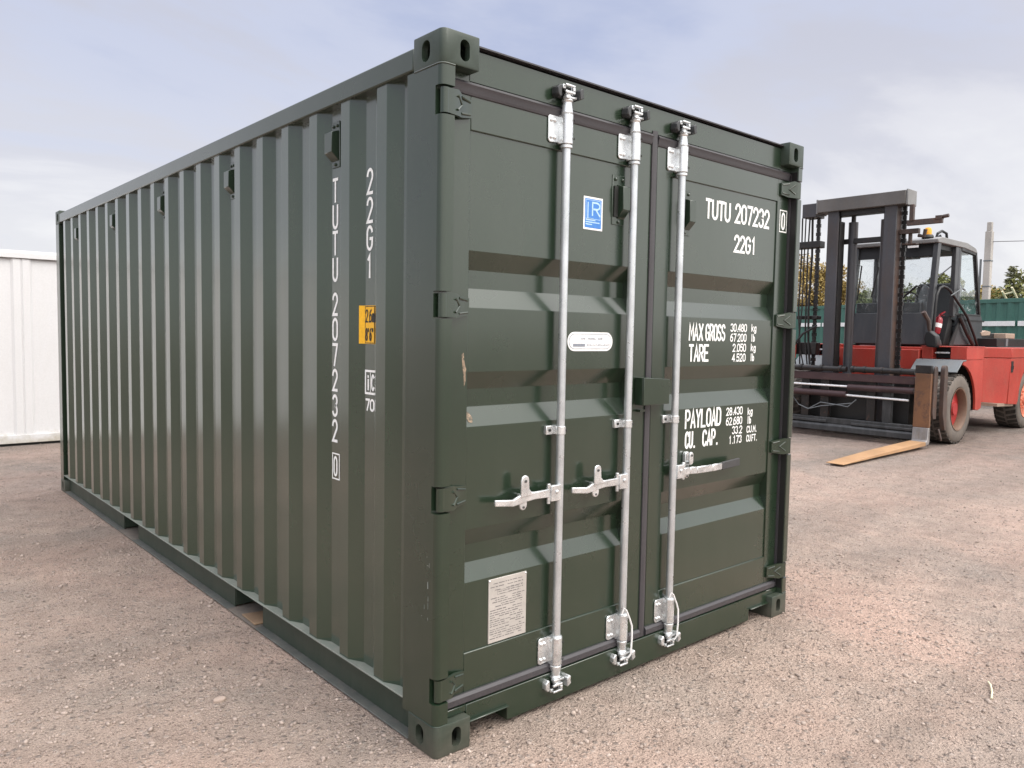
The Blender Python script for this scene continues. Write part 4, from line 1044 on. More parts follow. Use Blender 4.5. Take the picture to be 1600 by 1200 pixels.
# --- wheels
def make_wheel(cx, yo, yi, r, rr, disc_m, rim_m, dish, lugs):
    """yo: outer face y, yi: inner face y"""
    s = 1 if yi > yo else -1
    W = abs(yi - yo)
    g = MB()
    g.lathe([(0.0001, dish - 0.05), (0.09, dish - 0.05), (0.10, dish - 0.02), (0.13, dish - 0.01), (rr - 0.03, dish + 0.012)], (cx, yo, r), (0, s, 0), 40, cap=False)
    if lugs:
        for i in range(10):
            a = 2 * math.pi * i / 10
            g.lathe([(0.016, 0), (0.016, 0.03), (0.01, 0.035)], (cx + 0.15 * math.cos(a), yo + s * (dish - 0.006), r + 0.15 * math.sin(a)), (0, -s, 0), 8)
    wh = g.build('wheel', disc_m, FK, smooth=True, split=False)
    t = MB()
    prof = [(rr, 0.03), (rr + 0.02, 0.006), (rr + (r - rr) * 0.35, -0.004), (r * 0.90, 0.004), (r * 0.955, 0.022), (r * 0.985, 0.05), (r * 0.985, W - 0.05), (r * 0.9, W), (rr, W - 0.02)]
    t.lathe(prof, (cx, yo, r), (0, s, 0), 56, cap=False)
    t.cur = 1; n = 30
    for i in range(n):
        a = 2 * math.pi * i / n
        for side in (0, 1):
            y0, y1 = (0.018, W * 0.46) if side == 0 else (W * 0.54, W - 0.018)
            aa = a + (math.pi / n if side else 0)
            da = 0.062
            vs = []
            for rad in (r * 0.93, r * 1.0):
                for (yy, sk) in ((y0, -0.05 if side == 0 else 0.05), (y1, 0.05 if side == 0 else -0.05)):
                    for e in (-da, da):
                        A = aa + e + sk
                        vs.append((cx + rad * math.cos(A), yo + s * yy, r + rad * math.sin(A)))
            t.add(vs, [(0, 1, 3, 2), (4, 5, 7, 6), (0, 1, 5, 4), (2, 3, 7, 6), (0, 2, 6, 4), (1, 3, 7, 5)])
    t.build('tyre', [m_tyre, m_tread], wh, smooth=True, split=False)
    g = MB()
    g.lathe([(rr + 0.004, 0.012), (rr + 0.012, 0.0), (rr - 0.006, 0.004), (rr - 0.022, 0.03), (rr - 0.03, dish), (rr - 0.03, dish + 0.02)], (cx, yo, r), (0, s, 0), 48, cap=False)
    g.build('rim', rim_m, wh, smooth=True, split=False)
for k in (0, 1):
    make_wheel(11.12, my(2.135, k), my(2.50, k), 0.525, 0.315, m_rimred, m_rimrust, 0.105, False)
    make_wheel(14.55, my(2.215, k), my(2.60, k), 0.520, 0.315, m_rimpale, m_rimpale, 0.06, True)

# --- cab
x0, x1, ya, yb = 11.60, 13.62, 2.76, 4.12
g = MB()
zb_, zt_ = 1.463, 3.10
def post_bar(p0, p1, w, d, mb): mb.bar(p0, p1, (0, w, 0), (d, 0, 0))
for y in (ya + 0.04, yb - 0.04):
    post_bar((x0 - 0.05, y, 1.50), (x0 + 0.16, y, zt_), 0.04, 0.055, g)          # A pillars
    g.box(12.46, 12.60, y - 0.035, y + 0.035, 1.95, zt_)                          # B pillars
    g.box(12.62, 12.72, y - 0.030, y + 0.030, 2.0, zt_)
g.build('pillar', m_cab, FK, bevel=0.008)
g = MB()
for y in (ya + 0.03, yb - 0.03):
    post_bar((13.70, y, 2.0), (13.36, y, zt_ - 0.03), 0.03, 0.035, g)
    g.bar((12.70, y, zt_ - 0.02), (13.37, y, zt_ - 0.05), (0, 0.03, 0), (0, 0, 0.03))
    g.box(12.55, 13.72, y - 0.031, y + 0.031, 1.97, 2.01)
g.build('window_frame', m_cabblack, FK, bevel=0.006)
g = MB()
g.prism([(x0 - 0.07, 1.475), (x0 + 0.02, 1.475), (x0 + 0.10, 1.99), (x0 + 0.015, 1.99)], 'y', ya, yb)
for k in (0, 1):
    Y = lambda y: my(y, k)
    g.prism([(12.52, 1.475), (13.86, 1.475), (13.82, 1.90), (13.76, 1.99), (12.75, 1.99)], 'y', Y(ya), Y(ya + 0.05))
    g.prism([(x0 + 0.02, 1.475), (12.05, 1.475), (12.0, 1.56), (x0 + 0.10, 1.60)], 'y', Y(ya), Y(ya + 0.05))
g.box(13.80, 13.86, ya + 0.05, yb - 0.05, 1.475, 1.95)
g.build('cab_panel', m_cab, FK, bevel=0.012)
g = MB(); g.box(12.7, 13.9, ya - 0.006, ya + 0.0, 1.885, 1.912); g.build('trim_strip', m_cabblack, FK)
g = MB(); g.prism([(x0 + 0.06, 3.10), (x0 + 0.05, 3.16), (x0 + 0.20, 3.20), (12.9, 3.20), (13.3, 3.14), (13.40, 3.06), (13.3, 3.06), (12.8, 3.10)], 'y', ya - 0.01, yb + 0.01)
g.build('cab_roof', m_cabroof, FK, bevel=0.012)
g = MB(); g.box(x0 + 0.16, 13.2, ya + 0.07, yb - 0.07, 3.02, 3.095); g.prism([(x0 + 0.12, 2.90), (x0 + 0.17, 2.90), (x0 + 0.17, 3.095), (x0 + 0.15, 3.095)], 'y', ya + 0.08, yb - 0.08)
g.prism([(x0 + 0.17, 2.98), (13.2, 3.0), (13.2, 3.02), (x0 + 0.17, 3.02)], 'y', yb - 0.5, yb - 0.08)
g.build('headliner', m_cabblack, FK)
# glass
g = MB(); g.add([(x0 + 0.02, ya + 0.08, 1.99), (x0 + 0.02, yb - 0.08, 1.99), (x0 + 0.155, yb - 0.08, 2.92), (x0 + 0.155, ya + 0.08, 2.92)], [(0, 1, 2, 3)])
g.build('windscreen', m_glass, FK, solid=0.006)
g = MB(); g.add([(12.74, ya + 0.03, 2.01), (13.66, ya + 0.03, 2.01), (13.36, ya + 0.03, 3.03), (12.74, ya + 0.03, 3.05)], [(0, 1, 2, 3)])
g.build('side_window', m_glass3, FK, solid=0.006)
g = MB(); g.add([(x0 + 0.10, yb - 0.03, 2.0), (12.45, yb - 0.03, 2.0), (12.45, yb - 0.03, 3.03), (x0 + 0.2, yb - 0.03, 3.03)], [(0, 1, 2, 3)]); g.add([(12.74, yb - 0.03, 2.01), (13.66, yb - 0.03, 2.01), (13.36, yb - 0.03, 3.03), (12.74, yb - 0.03, 3.05)], [(0, 1, 2, 3)])
g.build('side_window', m_glass2, FK, solid=0.006)
g = MB(); g.add([(13.74, ya + 0.08, 1.97), (13.74, yb - 0.08, 1.97), (13.38, yb - 0.08, 3.03), (13.38, ya + 0.08, 3.03)], [(0, 1, 2, 3)]); g.build('rear_window', m_glass2, FK, solid=0.006)
# inside: seat, dash, wheel
g = MB(); g.prism([(12.85, 1.90), (12.95, 2.05), (13.12, 2.53), (13.22, 2.56), (13.28, 2.45), (13.14, 1.98), (13.0, 1.85)], 'y', 2.92, 3.62); g.box(12.5, 13.1, 2.95, 3.6, 1.78, 1.90)
g.build('seat', m_seat, FK, bevel=0.03)
g = MB(); g.box(11.72, 11.98, 3.0, 4.05, 1.80, 2.16); g.tube([(11.98, 3.36, 2.0), (12.16, 3.36, 2.2)], 0.03, 8); g.build('dashboard', m_cab, FK, bevel=0.02)
g = MB(); n = 20; c = Vector((12.17, 3.36, 2.22)); ax = Vector((0.7, 0, 0.75)).normalized(); u = Vector((0, 1, 0)); w = ax.cross(u)
g.tube([c + (u * math.cos(2 * math.pi * i / n) + w * math.sin(2 * math.pi * i / n)) * 0.19 for i in range(n + 1)], 0.014, 6)
g.tube([c - u * 0.19, c + u * 0.19], 0.01, 6); g.build('steering_wheel', m_cabblack, FK, smooth=True)
g = MB(); g.box(11.75, 13.7, 2.85, 4.05, 1.45, 1.50); g.prism([(12.25, 1.5), (12.7, 1.5), (12.55, 1.95), (12.45, 1.95)], 'y', 2.82, 3.9); g.box(12.02, 12.5, 3.2, 3.9, 1.5, 1.8); g.build('cab_floor', m_cabblack, FK)
# wiper, mirrors, rails, beacon, lamp
g = MB(); g.tube([(x0 + 0.00, 4.02, 2.80), (x0 - 0.02, 3.92, 2.78), (x0 - 0.05, 3.96, 2.2)], 0.012, 6); g.tube([(x0 + 0.04, 3.6, 2.02), (x0 + 0.01, 3.45, 2.05), (x0 + 0.0, 3.02, 2.42), (x0 + 0.02, 2.98, 2.40)], 0.018, 6)
g.tube([(x0 - 0.05, 3.72, 2.25), (x0 - 0.05, 3.62, 2.75)], 0.014, 6); g.tube([(x0 + 0.0, 3.42, 1.72), (x0 - 0.06, 3.56, 1.62), (x0 - 0.06, 3.45, 1.80)], 0.018, 6)
g.build('wiper', m_cabblack, FK, smooth=True)
g = MB(); g.prism(arc(2.98, 2.18, 0.10, 0.26, 0, 360, 20)[:-1], 'x', x0 + 0.22, x0 + 0.24); g.build('mirror', m_fender, FK)
g = MB()
g.tube([(11.55, 2.72, 1.46), (11.58, 2.72, 2.04), (11.62, 2.72, 2.27), (11.72, 2.72, 2.38), (11.86, 2.72, 2.415), (12.02, 2.72, 2.40), (12.16, 2.72, 2.36), (12.55, 2.72, 2.17), (12.96, 2.72, 1.96), (13.33, 2.72, 1.65), (13.53, 2.72, 1.46)], 0.022, 10)
g.build('grab_rail', m_cabblack, FK, smooth=True)
g = MB(); g.tube([(12.15, 2.70, 2.28), (12.62, 2.70, 2.42)], 0.008, 8); g.tube([(12.62, 2.70, 2.42), (12.80, 2.72, 2.40)], 0.014, 8); g.build('lever', m_fender, FK, smooth=True)
g = MB(); g.prism([(12.30, 1.47), (12.46, 1.47), (12.80, 1.95), (12.76, 2.0)], 'y', 2.74, 2.755); g.tube([(12.62, 2.72, 1.95), (12.95, 2.70, 1.66), (13.25, 2.70, 1.48)], 0.03, 8); g.build('door_stay', m_cabblack, FK)
g = MB(); g.tube([(10.98, 2.66, 1.98), (11.08, 2.62, 1.85), (11.12, 2.60, 1.62)], 0.035, 8, r1=0.025); g.build('lamp_arm', m_mastrust, FK, smooth=True)
g = MB(); g.prism([(2.66, 1.68), (2.60, 1.70), (2.50, 1.62), (2.48, 1.50), (2.50, 1.44), (2.64, 1.45), (2.68, 1.56)], 'x', 11.08, 11.24); g.build('work_lamp', m_cabblack, FK, bevel=0.02)
g = MB(); g.lathe([(0.09, 0), (0.085, 0.03), (0.07, 0.05)], (11.75, 2.95, 3.19), (0, 0, 1), 16); g.build('beacon_base', m_cabblack, FK, smooth=True)
g = MB(); g.lathe([(0.055, 0), (0.055, 0.08), (0.04, 0.115), (0.01, 0.125)], (11.75, 2.95, 3.235), (0, 0, 1), 16); g.build('beacon', m_amber, FK, smooth=True)
g = MB(); g.tube([(12.2, 3.0, 3.20), (12.22, 2.98, 3.31), (12.34, 2.96, 3.36), (12.48, 2.94, 3.33), (12.52, 2.94, 3.20)], 0.022, 8); g.tube([(12.3, 3.05, 3.2), (12.38, 3.0, 3.29), (12.46, 2.98, 3.2)], 0.02, 8); g.build('roof_hose', m_cabblack, FK, smooth=True)
g = MB(); g.tube([(11.95, 3.72, 2.62), (11.95, 3.60, 2.70), (11.95, 3.58, 2.60), (11.95, 3.68, 2.55), (11.95, 3.72, 2.62)], 0.012, 6); g.tube([(11.95, 3.60, 2.7), (11.95, 3.55, 2.9)], 0.01, 6); g.build('inside_mirror', m_cabblack, FK)
g = MB(); g.box(x0 + 0.06, x0 + 0.068, 3.05, 3.22, 3.04, 3.075); g.build('roof_label', m_label, FK)
EX = thing('fire_extinguisher', (12.02, 2.86, 1.66), 'red fire extinguisher with white label standing in the forklift cab doorway', 'extinguisher')
axd = Vector((0.20, -0.09, 0.95)).normalized()
g = MB(); g.lathe([(0.055, 0), (0.065, 0.02), (0.065, 0.22), (0.045, 0.27), (0.022, 0.285), (0.022, 0.31)], (12.02, 2.86, 1.66), axd, 20); g.build('cylinder', m_exred, EX, smooth=True)
g = MB(); g.lathe([(0.0665, 0.10), (0.0665, 0.17)], (12.02, 2.86, 1.66), axd, 20, cap=False); g.build('label_band', m_label, EX, smooth=True)
g = MB(); p = Vector((12.02, 2.86, 1.66)) + axd * 0.315; g.bar(p, p + Vector((0.06, -0.05, 0.05)), (0, 0.012, 0), (0, 0, 0.008)); g.bar(p, p + Vector((-0.02, -0.07, -0.01)), (0.012, 0, 0), (0, 0, 0.008)); g.tube([p, p + Vector((-0.07, -0.01, -0.02)), p + Vector((-0.085, 0.0, -0.16))], 0.009, 6)
g.build('valve_handle', m_exred, EX)

# --- mast
xm = 10.45
g = MB()
for k in (0, 1):
    Y = lambda y: my(y, k)
    # outer channel: web plus two flanges
    g.box(xm, xm + 0.035, Y(2.905), Y(3.085), 0.30, 3.58)
    g.box(xm + 0.20, xm + 0.235, Y(2.905), Y(3.02), 0.30, 3.58)
g.build('mast_channel', m_mast, FK, bevel=0.006)
g = MB()
for k in (0, 1):
    Y = lambda y: my(y, k)
    g = MB()
    g.box(xm + 0.035, xm + 0.20, Y(2.905), Y(2.94), 0.30, 3.58)
    g.box(xm + 0.05, xm + 0.19, Y(3.03), Y(3.07), 0.30, 3.40)
    g.box(xm + 0.04, xm + 0.19, Y(3.071), Y(3.10), 0.30, 3.40)
    g.build('mast_inner_rail', m_blackm if k else m_mastrust, FK, bevel=0.004)
g = MB()
g.box(xm - 0.06, xm + 0.26, 2.765, 4.13, 3.555, 3.755)
g.build('mast_crossbar', paint('weathered_grey_crossbar', (0.105, 0.10, 0.097), 0.5, 0.25, grime=0.5, dirt_c=(0.10, 0.085, 0.07), scale=4), FK, bevel=0.008)
g = MB(); g.box(xm - 0.04, xm + 0.27, 2.735, 2.764, 3.54, 3.77); g.box(xm - 0.04, xm + 0.27, 4.131, 4.16, 3.54, 3.77); g.build('crossbar_plate', m_cabroof, FK, bevel=0.006)
g = MB(); g.box(xm - 0.03, xm + 0.26, 4.161, 4.40, 3.50, 3.72); g.build('crossbar_end', m_mast, FK, bevel=0.01)
g = MB(); g.box(xm + 0.24, xm + 0.30, 2.95, 3.93, 3.06, 3.14); g.box(xm + 0.24, xm + 0.34, 2.95, 3.93, 0.32, 0.62); g.box(xm + 0.05, xm + 0.22, 2.95, 3.93, 3.48, 3.555); g.build('mast_tie', m_blackm, FK, bevel=0.006)
for k in (0, 1):
    yy = my(3.185, k)
    g = MB(); g.tube([(xm + 0.30, yy, 0.35), (xm + 0.30, yy, 3.40)], 0.068, 16); g.tube([(xm + 0.30, yy, 3.10), (xm + 0.30, yy, 3.40)], 0.072, 16); g.build('lift_cylinder', m_mast, FK, smooth=True)
    g = MB(); g.tube([(xm + 0.30, yy, 3.40), (xm + 0.30, yy, 3.56)], 0.035, 12); g.build('piston_rod', m_blackm, FK, smooth=True)
# lifting chains
def chain(x, y, z0, z1):
    g = MB(); z = z0; i = 0
    while z < z1:
        w = 0.036 if i % 2 == 0 else 0.027
        g.box(x - 0.016, x + 0.016, y - w, y + w, z, z + 0.060)
        g.tube([(x - 0.024, y, z + 0.066), (x + 0.024, y, z + 0.066)], 0.016, 6); z += 0.068; i += 1
    g.build('lift_chain', m_blackm, FK)
chain(10.640, 2.862, 0.7, 3.5); chain(10.60, 4.200, 0.9, 3.5)
g = MB()
for i, (y, r_) in enumerate(((4.33, 0.014), (4.40, 0.012), (4.46, 0.014), (4.285, 0.02), (4.53, 0.012))):
    g.tube([(10.55, y, 3.52), (10.56 + 0.02 * i, y + 0.02, 2.9), (10.5, y - 0.02, 2.0), (10.55, y + 0.05 * math.sin(i * 2), 1.5), (10.5, y - 0.08, 1.12)], r_, 6)
g.tube([(10.5, 4.12, 1.75), (10.45, 4.32, 1.62), (10.42, 4.44, 1.45), (10.42, 4.5, 1.2)], 0.02, 6)
g.build('hydraulic_hose', m_blackm, FK, smooth=True)
g = MB(); g.box(10.52, 10.70, 4.13, 4.60, 3.02, 3.13); g.box(10.55, 10.7, 4.14, 4.62, 1.28, 1.48); g.box(10.55, 10.7, 4.14, 4.5, 1.86, 1.92); g.build('hose_bracket', m_blackm, FK, bevel=0.01)
g = MB(); g.box(10.42, 10.50, 4.45, 4.62, 1.22, 1.50); g.build('hose_guard', m_red, FK, bevel=0.006)
# hook bracket hanging from the crossbar
g = MB(); g.box(10.44, 10.50, 2.66, 2.72, 3.30, 3.54); g.box(10.46, 10.52, 2.27, 2.76, 3.235, 3.315); g.box(10.45, 10.53, 2.27, 2.36, 3.29, 3.345); g.tube([(10.49, 2.27, 3.325), (10.49, 2.19, 3.335)], 0.028, 8)
g.box(10.55, 10.62, 2.62, 2.90, 3.13, 3.20); g.tube([(10.6, 2.64, 3.10), (10.6, 2.56, 3.08), (10.6, 2.54, 3.18)], 0.03, 8); g.tube([(10.62, 2.76, 2.98), (10.62, 2.76, 3.13)], 0.03, 8); g.box(10.57, 10.68, 2.66, 2.86, 2.97, 2.99)
g.build('hook_bracket', m_mastrust, FK, bevel=0.004)

# --- carriage
xc = 10.22
g = MB(); g.box(xc + 0.01, xc + 0.09, 2.44, 4.44, 0.900, 1.015); g.build('carriage_bar', m_maroon, FK, bevel=0.008)
g = MB(); g.tube([(xc + 0.02, 2.44, 1.085), (xc + 0.02, 3.38, 1.085)], 0.045, 14); g.tube([(xc + 0.02, 3.46, 1.08), (xc + 0.02, 4.44, 1.08)], 0.042, 14)
for y in (3.36, 3.18, 2.92, 2.65, 3.55, 3.86, 4.2): g.tube([(xc + 0.02, y - 0.02, 1.085), (xc + 0.02, y + 0.02, 1.085)], 0.054, 14)
g.build('shift_shaft', m_blackm, FK, smooth=True)
g = MB(); g.tube([(xc + 0.02, 2.44, 0.81), (xc + 0.02, 3.42, 0.805)], 0.05, 14); g.tube([(xc + 0.03, 3.45, 0.69), (xc + 0.03, 4.44, 0.69)], 0.05, 14); g.build('shift_cylinder', m_maroon, FK, smooth=True)
g = MB(); g.tube([(xc + 0.02, 3.42, 0.815), (xc + 0.02, 4.42, 0.815)], 0.017, 12); g.build('shift_rod', m_chrome, FK, smooth=True)
g = MB(); g.tube([(xc + 0.03, 2.52, 0.665), (xc + 0.03, 3.45, 0.68)], 0.017, 12); g.build('shift_rod', m_chrome, FK, smooth=True)
g = MB(); g.box(xc + 0.03, xc + 0.12, 2.42, 4.46, 0.215, 0.305); g.prism([(xc - 0.01, 0.10), (xc + 0.12, 0.10), (xc + 0.12, 0.214), (xc + 0.02, 0.214), (xc - 0.01, 0.18)], 'y', 2.42, 4.46)
g.box(xc + 0.0, xc + 0.029, 2.42, 3.35, 0.22, 0.262); g.box(xc + 0.0, xc + 0.029, 3.75, 4.40, 0.225, 0.27)
g.build('lower_beam', m_carr, FK, bevel=0.008)
g = MB(); g.box(xc + 0.24, xc + 0.26, 2.60, 4.28, 0.3, 0.95); g.build('carriage_shade_panel', m_black, FK)  # black panel added behind the bars to stand for the dark, shaded interior
g = MB()
for y in (2.78, 3.02, 3.75, 4.08):
    g = MB(); g.box(xc + 0.06, xc + 0.14, y, y + 0.13, 0.30, 0.90); g.build('carriage_upright', m_carr if y == 2.78 else m_blackm, FK, bevel=0.006)
g = MB()
for a in (0.0, 0.06):
    g.tube([(xc + 0.02, 4.35, 0.62), (xc + 0.0, 4.22, 0.48), (xc + 0.0, 4.05, 0.42), (xc + 0.01, 3.85, 0.48 + a), (xc + 0.02, 3.6, 0.52), (xc + 0.03, 3.42 - a, 0.50 + a), (xc + 0.05, 3.3, 0.62)], 0.008, 6)
g.build('carriage_hose', m_fender, FK, smooth=True)
for k in (0, 1):
    Y = lambda y: my(y, k)
    g = MB(); g.prism(arc(xc + 0.06, 1.12, 0.06, 0.06, 0, 180, 8) + [(xc - 0.02, 0.5), (xc + 0.02, 0.42), (xc + 0.12, 0.42)], 'y', Y(2.165), Y(2.192)); g.build('fork_hanger', m_mastrust, FK, bevel=0.006)
    g = MB(); g.prism(arc(xc + 0.24, 1.12, 0.06, 0.07, 0, 180, 8) + [(xc + 0.18, 0.5), (xc + 0.28, 0.25), (xc + 0.34, 0.25)], 'y', Y(2.10), Y(2.16)); g.tube([(xc + 0.1, Y(2.12), 0.28), (xc + 0.1, Y(2.08), 0.14), (xc + 0.16, Y(2.1), 0.12)], 0.015, 6)
    g.build('side_shift_plate', m_mastrust, FK, bevel=0.006)
    g = MB(); g.box(xc - 0.055, xc + 0.005, Y(2.190), Y(2.415), 1.075, 1.19); g.build('fork_hook', m_blackm, FK, bevel=0.008)
    g = MB()
    g.prism([(xc - 0.07, 0.30), (xc - 0.005, 0.30), (xc + 0.005, 1.074), (xc - 0.055, 1.074)], 'y', Y(2.190), Y(2.410))
    fk = g.build('fork', m_fork, FK, bevel=0.006)
    g = MB(); g.prism([(xc - 0.09, 0.115), (xc - 0.07, 0.30), (xc - 0.005, 0.30), (xc - 0.005, 0.11), (xc - 0.03, 0.06), (xc - 0.10, 0.05), (xc - 0.14, 0.05), (xc - 0.14, 0.105)], 'y', Y(2.188), Y(2.408)); g.build('fork_heel', paint('scraped_steel_heel', (0.26, 0.25, 0.25), 0.4, 0.3, metal=0.3, grime=0.6, dirt_c=(0.16, 0.12, 0.08), scale=14), fk, bevel=0.01)
    # blade tapers in plan and in thickness to the tip
    st = [(xc - 0.14, 2.188, 2.408, 0.050, 0.105), (xc - 0.6, 2.186, 2.408, 0.042, 0.098), (xc - 1.6, 2.180, 2.402, 0.034, 0.075), (xc - 2.3, 2.170, 2.392, 0.028, 0.050), (7.57, 2.165, 2.385, 0.026, 0.036)]
    vs = []
    for x, y0, y1, z0, z1 in st: vs += [(x, Y(y0), z0), (x, Y(y1), z0), (x, Y(y1), z1), (x, Y(y0), z1)]
    g = MB(); fs = [(0, 1, 2, 3), tuple(range(16, 20))]
    for i in range(4):
        for j in range(4): fs.append((i * 4 + j, i * 4 + (j + 1) % 4, i * 4 + 4 + (j + 1) % 4, i * 4 + 4 + j))
    g.add(vs, fs); g.build('fork_blade', m_blade, fk, bevel=0.004)

# ================================================================== things beyond the yard
# sea green container, running away to the right behind the forklift
pA, pB = Vector((18.2, -0.4, 0)), Vector((23.35, 12.1, 0))
GC = thing('green_container', tuple((pA + pB) / 2 + Vector((1.1, -0.45, 0))), 'faded sea green ribbed container with white band, behind the forklift', 'shipping container')
d = (pB - pA).normalized(); nrm = Vector((-d.y, d.x, 0)); L = (pB - pA).length
if nrm.x > 0: nrm = -nrm
def gp(t, o, z): return tuple(pA + d * t + nrm * o + Vector((0, 0, z)))
prof = []; t = 0.15
while t < L - 0.2:
    prof += [(t, -0.01), (t + 0.08, -0.01), (t + 0.15, -0.05), (t + 0.23, -0.05)]; t += 0.30
g = MB(); vs = [gp(a, b, 0.16) for a, b in prof] + [gp(a, b, 2.50) for a, b in prof]; n = len(prof)
g.add(vs, [(i, i + 1, n + i + 1, n + i) for i in range(n - 1)]); g.build('wall', m_greenbox, GC, solid=0.003)
def gbox(mb, t0, t1, o0, o1, z0, z1):
    v = [gp(a, b, c) for c in (z0, z1) for a, b in ((t0, o0), (t1, o0), (t1, o1), (t0, o1))]
    mb.add(v, [(3, 2, 1, 0), (4, 5, 6, 7), (0, 1, 5, 4), (1, 2, 6, 5), (2, 3, 7, 6), (3, 0, 4, 7)])
g = MB(); gbox(g, 0, L, 0.0, -0.07, 2.50, 2.60); gbox(g, 0, L, 0.0, -0.07, 0.03, 0.16); gbox(g, 0, 0.15, 0, -0.15, 0.16, 2.5); gbox(g, L - 0.15, L, 0, -0.15, 0.16, 2.5); g.build('rail', m_greenbox, GC, bevel=0.006)
g = MB(); gbox(g, 0.01, L - 0.01, -0.08, -2.40, 0.10, 2.55); g.build('shell', m_greenbox, GC)
g = MB()
t = 0.3
while t < L - 1.2:
    gbox(g, t, t + 1.05, 0.012, -0.008, 1.93, 2.05); t += 1.13
g.build('white_band', m_greenband, GC)
# ladder rails standing behind the container, leaning
LD = thing('ladder', (23.2, 4.2, 0), 'pale timber ladder end leaning up behind the green container', 'ladder')
def lpt(px, py, x):
    dv = (rt * ((px - 800) / 1219.821) + up * (-(py - 600) / 1219.821) + fw)
    tt = (x + 1.60490881) / dv.x
    return M.translation + dv * tt
a0, a1, b0, b1 = lpt(1574, 470, 23.4), lpt(1566, 455, 23.0), lpt(1591, 470, 23.4), lpt(1581, 449, 23.0)
dn = (a0 - a1).normalized()
def down(p, q):
    dd = (p - q).normalized(); tt = p.z / max(0.2, -dd.z); return p + dd * min(tt, 4.0)
g = MB(); g.tube([a1, a0, down(a0, a1)], 0.028, 8); g.tube([b1, b0, down(b0, b1)], 0.028, 8); g.build('rail', m_wood, LD, smooth=True)
g = MB(); 
for f_ in (0.55, 2.0, 3.5): g.tube([a1.lerp(a0, f_ * 0.6), b1.lerp(b0, f_ * 0.6)], 0.022, 8)
g.build('rung', m_wood, LD, smooth=True)
# diagonal strut against the container
g = MB(); g.tube([gp(L * 0.28, 0.02, 2.6), gp(L * 0.20, 0.9, 1.1), gp(L * 0.17, 1.4, 0.02)], 0.05, 8)
tag(g.build('steel_prop', m_greenbox, None, smooth=True), 'green steel prop leaning against the sea green container', 'prop')

# utility pole
PX, PY = 32.0, 8.55
PP = thing('utility_pole', (PX, PY, 0), 'pale concrete utility pole with metal bands behind the cab', 'utility pole')
g = MB(); g.prism([(PX - 0.12, PY - 0.12), (PX + 0.12, PY - 0.12), (PX + 0.12, PY + 0.12), (PX - 0.12, PY + 0.12)], 'z', 0, 5.75); g.prism([(PX - 0.085, PY - 0.085), (PX + 0.085, PY - 0.085), (PX + 0.085, PY + 0.085), (PX - 0.085, PY + 0.085)], 'z', 5.75, 6.10); g.build('shaft', m_conc, PP, bevel=0.02)
g = MB()
for z in (3.62, 4.60): g.box(PX - 0.13, PX + 0.13, PY - 0.13, PY + 0.13, z, z + 0.05)
g.build('band', m_fender, PP)
g = MB(); g.tube([(PX - 0.05, PY + 0.24, 0), (PX - 0.05, PY + 0.24, 4.7)], 0.04, 6); g.build('conduit', m_fender, PP)
g = MB(); g.tube([(31.2, 9.35, 0), (31.2, 9.30, 4.55), (31.0, 9.5, 4.4), (30.3, 10.6, 3.2)], 0.025, 6); tag(g.build('stay_wire', m_wire, None), 'thin dark stay wire and post beside the concrete pole', 'wire')
g = MB(); g.tube([(PX, PY - 0.1, 5.35), (PX + 4, PY - 12, 5.15), (PX + 8, PY - 24, 5.30), (PX + 12, PY - 36, 5.6)], 0.014, 5); tag(g.build('power_line', m_wire, None), 'thin power line running right from the concrete pole', 'wire')

# ------------------------------------------------------------------ trees
def leaf_cloud(mb, c, rad, n, size, rng, squash=1.0, hollow=0.55):
    for _ in range(n):
        while True:
            p = Vector((rng.uniform(-1, 1), rng.uniform(-1, 1), rng.uniform(-1, 1)))
            if hollow < p.length < 1: break
        p = Vector((p.x * rad, p.y * rad, p.z * rad * squash)) + c
        a = Vector((rng.gauss(0, 1), rng.gauss(0, 1), rng.gauss(0, 1))).normalized()
        b = a.cross(Vector((rng.gauss(0, 1), rng.gauss(0, 1), rng.gauss(0, 1)))).normalized()
        s = size * rng.uniform(0.6, 1.4)
        mb.add([p - a * s, p + b * s * 0.55, p + a * s, p - b * s * 0.55], [(0, 1, 2, 3)])
def broad_tree(name, x, y, h, rad, leaf, label, seed, n=3000, size=0.14, low=0.12):
    rng = random.Random(seed)
    t = thing(name, (x, y, 0), label, 'tree', 'trees beyond the yard')
    tr = MB(); top = Vector((x + rng.uniform(-.2, .2), y, h * 0.62))
    tr.tube([(x, y, 0), (x + 0.05, y, h * 0.3), top], 0.035 * h, 8, r1=0.012 * h)
    cr = MB(); k = 22
    for i in range(k):
        f = rng.uniform(low, 0.92); ang = rng.uniform(0, 2 * math.pi)
        w = math.sin(math.pi * min(0.95, max(0.12, (f - low) / (1.02 - low)))) ** 0.6
        rr = rad * w * rng.uniform(0.35, 0.85)
        c = Vector((x + rr * math.cos(ang), y + rr * math.sin(ang), f * h))
        base = Vector((x, y, min(h * 0.55, c.z * 0.6)))
        tr.tube([base, base.lerp(c, 0.5) + Vector((0, 0, 0.1)), c], 0.012 * h, 5, r1=0.004 * h)
        leaf_cloud(cr, c, rad * rng.uniform(0.22, 0.50), n // k, size, rng, 0.8, 0.1)
    tr.build('trunk', m_bark, t); cr.build('crown', leaf, t)
